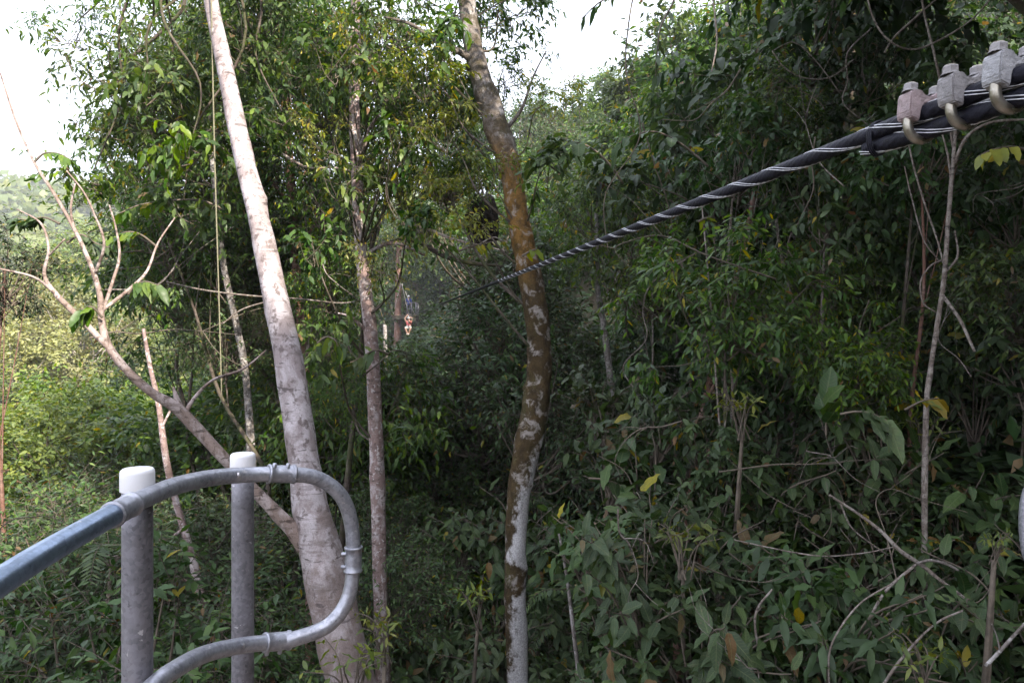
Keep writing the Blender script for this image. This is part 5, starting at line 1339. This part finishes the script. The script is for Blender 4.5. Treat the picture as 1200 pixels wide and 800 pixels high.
LM = [  # landmark, points along it in the photograph
    ('the leaning pale trunk', [(250, 0), (285, 180), (320, 330), (346, 470), (365, 600), (410, 800)]),
    ('the mottled slender trunk', [(415, 0), (418, 200), (437, 400), (445, 780)]),
    ('the mossy trunk', [(548, 0), (590, 170), (620, 320), (632, 420), (605, 600), (607, 800)]),
    ('the thin bent trunk', [(700, 330), (725, 545)]),
    ('the crooked reddish sapling', [(884, 225), (846, 390), (793, 790)]),
    ('the straight pale thin trunk', [(966, 240), (966, 500)]),
    ('the forked sapling under the clamps', [(1118, 150), (1090, 480)]),
    ('the front railing post', [(161, 560), (161, 800)]), ('the rear railing post', [(284, 530), (284, 800)]),
    ('the railing loop', [(412, 600), (412, 700)]), ('the right pipe railing', [(1197, 560), (1197, 660)]),
    ('the cable clamps', [(1080, 120), (1180, 80)]), ('the distant platform', [(472, 360)]),
    ('the bare forked branch', [(60, 340), (120, 390), (200, 470)]), ('the sky gap', [(660, 70)]), ('the black cable', [(1000, 172), (900, 205), (800, 244), (700, 290)]),
    ('the long dry branch', [(980, 585), (1060, 650), (1130, 700)])]
def rel(c, pts):
    best = None
    for a, b in zip(pts, pts[1:] or pts):
        n = 12
        for k in range(n + 1):
            q = (a[0] + (b[0] - a[0]) * k / n, a[1] + (b[1] - a[1]) * k / n); dd = math.hypot(q[0] - c[0], q[1] - c[1])
            if best is None or dd < best[0]: best = (dd, q)
    dx = c[0] - best[1][0]; dy = c[1] - best[1][1]
    if abs(dx) > 1.3 * abs(dy): w = 'right of' if dx > 0 else 'left of'
    elif abs(dy) > 1.3 * abs(dx): w = 'below' if dy > 0 else 'above'
    else: w = ('below' if dy > 0 else 'above') + (' and right of' if dx > 0 else ' and left of')
    if best[0] < 40: w = 'just ' + w
    elif best[0] > 130: w = 'well ' + w
    return best[0], w
def height(cy): return ['at the top of the photo', 'high up', 'above mid-height', 'below mid-height', 'low down', 'near the bottom edge'][max(0, min(5, int(cy / 800 * 6)))]
used = {}
todo = [p for p in live if not p['label']]
for p in todo:
    if 'c' not in p: p['c'] = p['at0']; p['n'] = 0
    ds = sorted((rel(p['c'], pts) + (nm,) for nm, pts in LM), key=lambda q: q[0])
    kind = p['root']['category'] if p['root']['category'] != 'tree' else 'tree crown'
    look = LOOK[p['sp']]
    if p['sp'] == 'far' and p['region'] in ('gully',): look = 'distant green'
    p['base'] = '%s %s %s %s' % (look, kind, ds[0][1], ds[0][2]); p['alt'] = ds; p['h'] = height(p['c'][1])
from collections import defaultdict
def groups(key):
    g = defaultdict(list)
    for p in todo: g[key(p)].append(p)
    return g
for p in todo: p['lab'] = p['base']
for ps in groups(lambda p: p['lab']).values():
    if len(ps) > 1:
        for p in ps: p['lab'] += ', ' + p['h']
for ps in groups(lambda p: p['lab']).values():
    if len(ps) > 1:
        for p in ps:
            a = p['alt'][1]; p['lab'] = p['base'] + ' and %s %s' % (a[1].replace(' and ', ' '), a[2])
for ps in groups(lambda p: p['lab']).values():
    if len(ps) > 1:
        ps.sort(key=lambda p: -p['n']); wide = max(ps, key=lambda p: p['c'][0])['c'][0] - min(ps, key=lambda p: p['c'][0])['c'][0]
        tall = max(ps, key=lambda p: p['c'][1])['c'][1] - min(ps, key=lambda p: p['c'][1])['c'][1]
        ax = 0 if wide > tall else 1; ps.sort(key=lambda p: p['c'][ax])
        nm = (['leftmost', 'rightmost'], ['uppermost', 'lowest'])[ax]
        words_ = {2: [nm[0], nm[1]], 3: [nm[0], 'middle', nm[1]]}.get(len(ps)) or [nm[0]] + ['%s from the %s' % (o, 'left' if ax == 0 else 'top') for o in ('second', 'third', 'fourth', 'fifth', 'sixth', 'seventh')][:len(ps) - 2] + [nm[1]]
        for p, w_ in zip(ps, words_):
            p['lab'] = w_ + ' ' + p['lab']
GR = dict(valley='trees filling the sunlit valley', lowleft='shrubs below the grey railing', midleft='trees behind the leaning trunk', topleft='foliage of the top left canopy', gully='trees in the gully beyond the cable', wall='trees of the forest wall on the right', lowright='shrubs on the slope at lower right', lowmid='shrubs between the two middle trunks', sunny='yellow-green foliage left of the mossy trunk', vine='thin vines hanging in the forest', twig='dry twigs among the leaves', shade_roof='unseen tree crowns added to shade the right slope', fern='ferns on the slope', fresh='young light green plants')
for p in todo:
    p['root']['label'] = ' '.join(p['lab'].split()[:16]); p['root']['group'] = GR[p['region']]
print('PLANTS live', len(live), 'of', len(PLANTS))
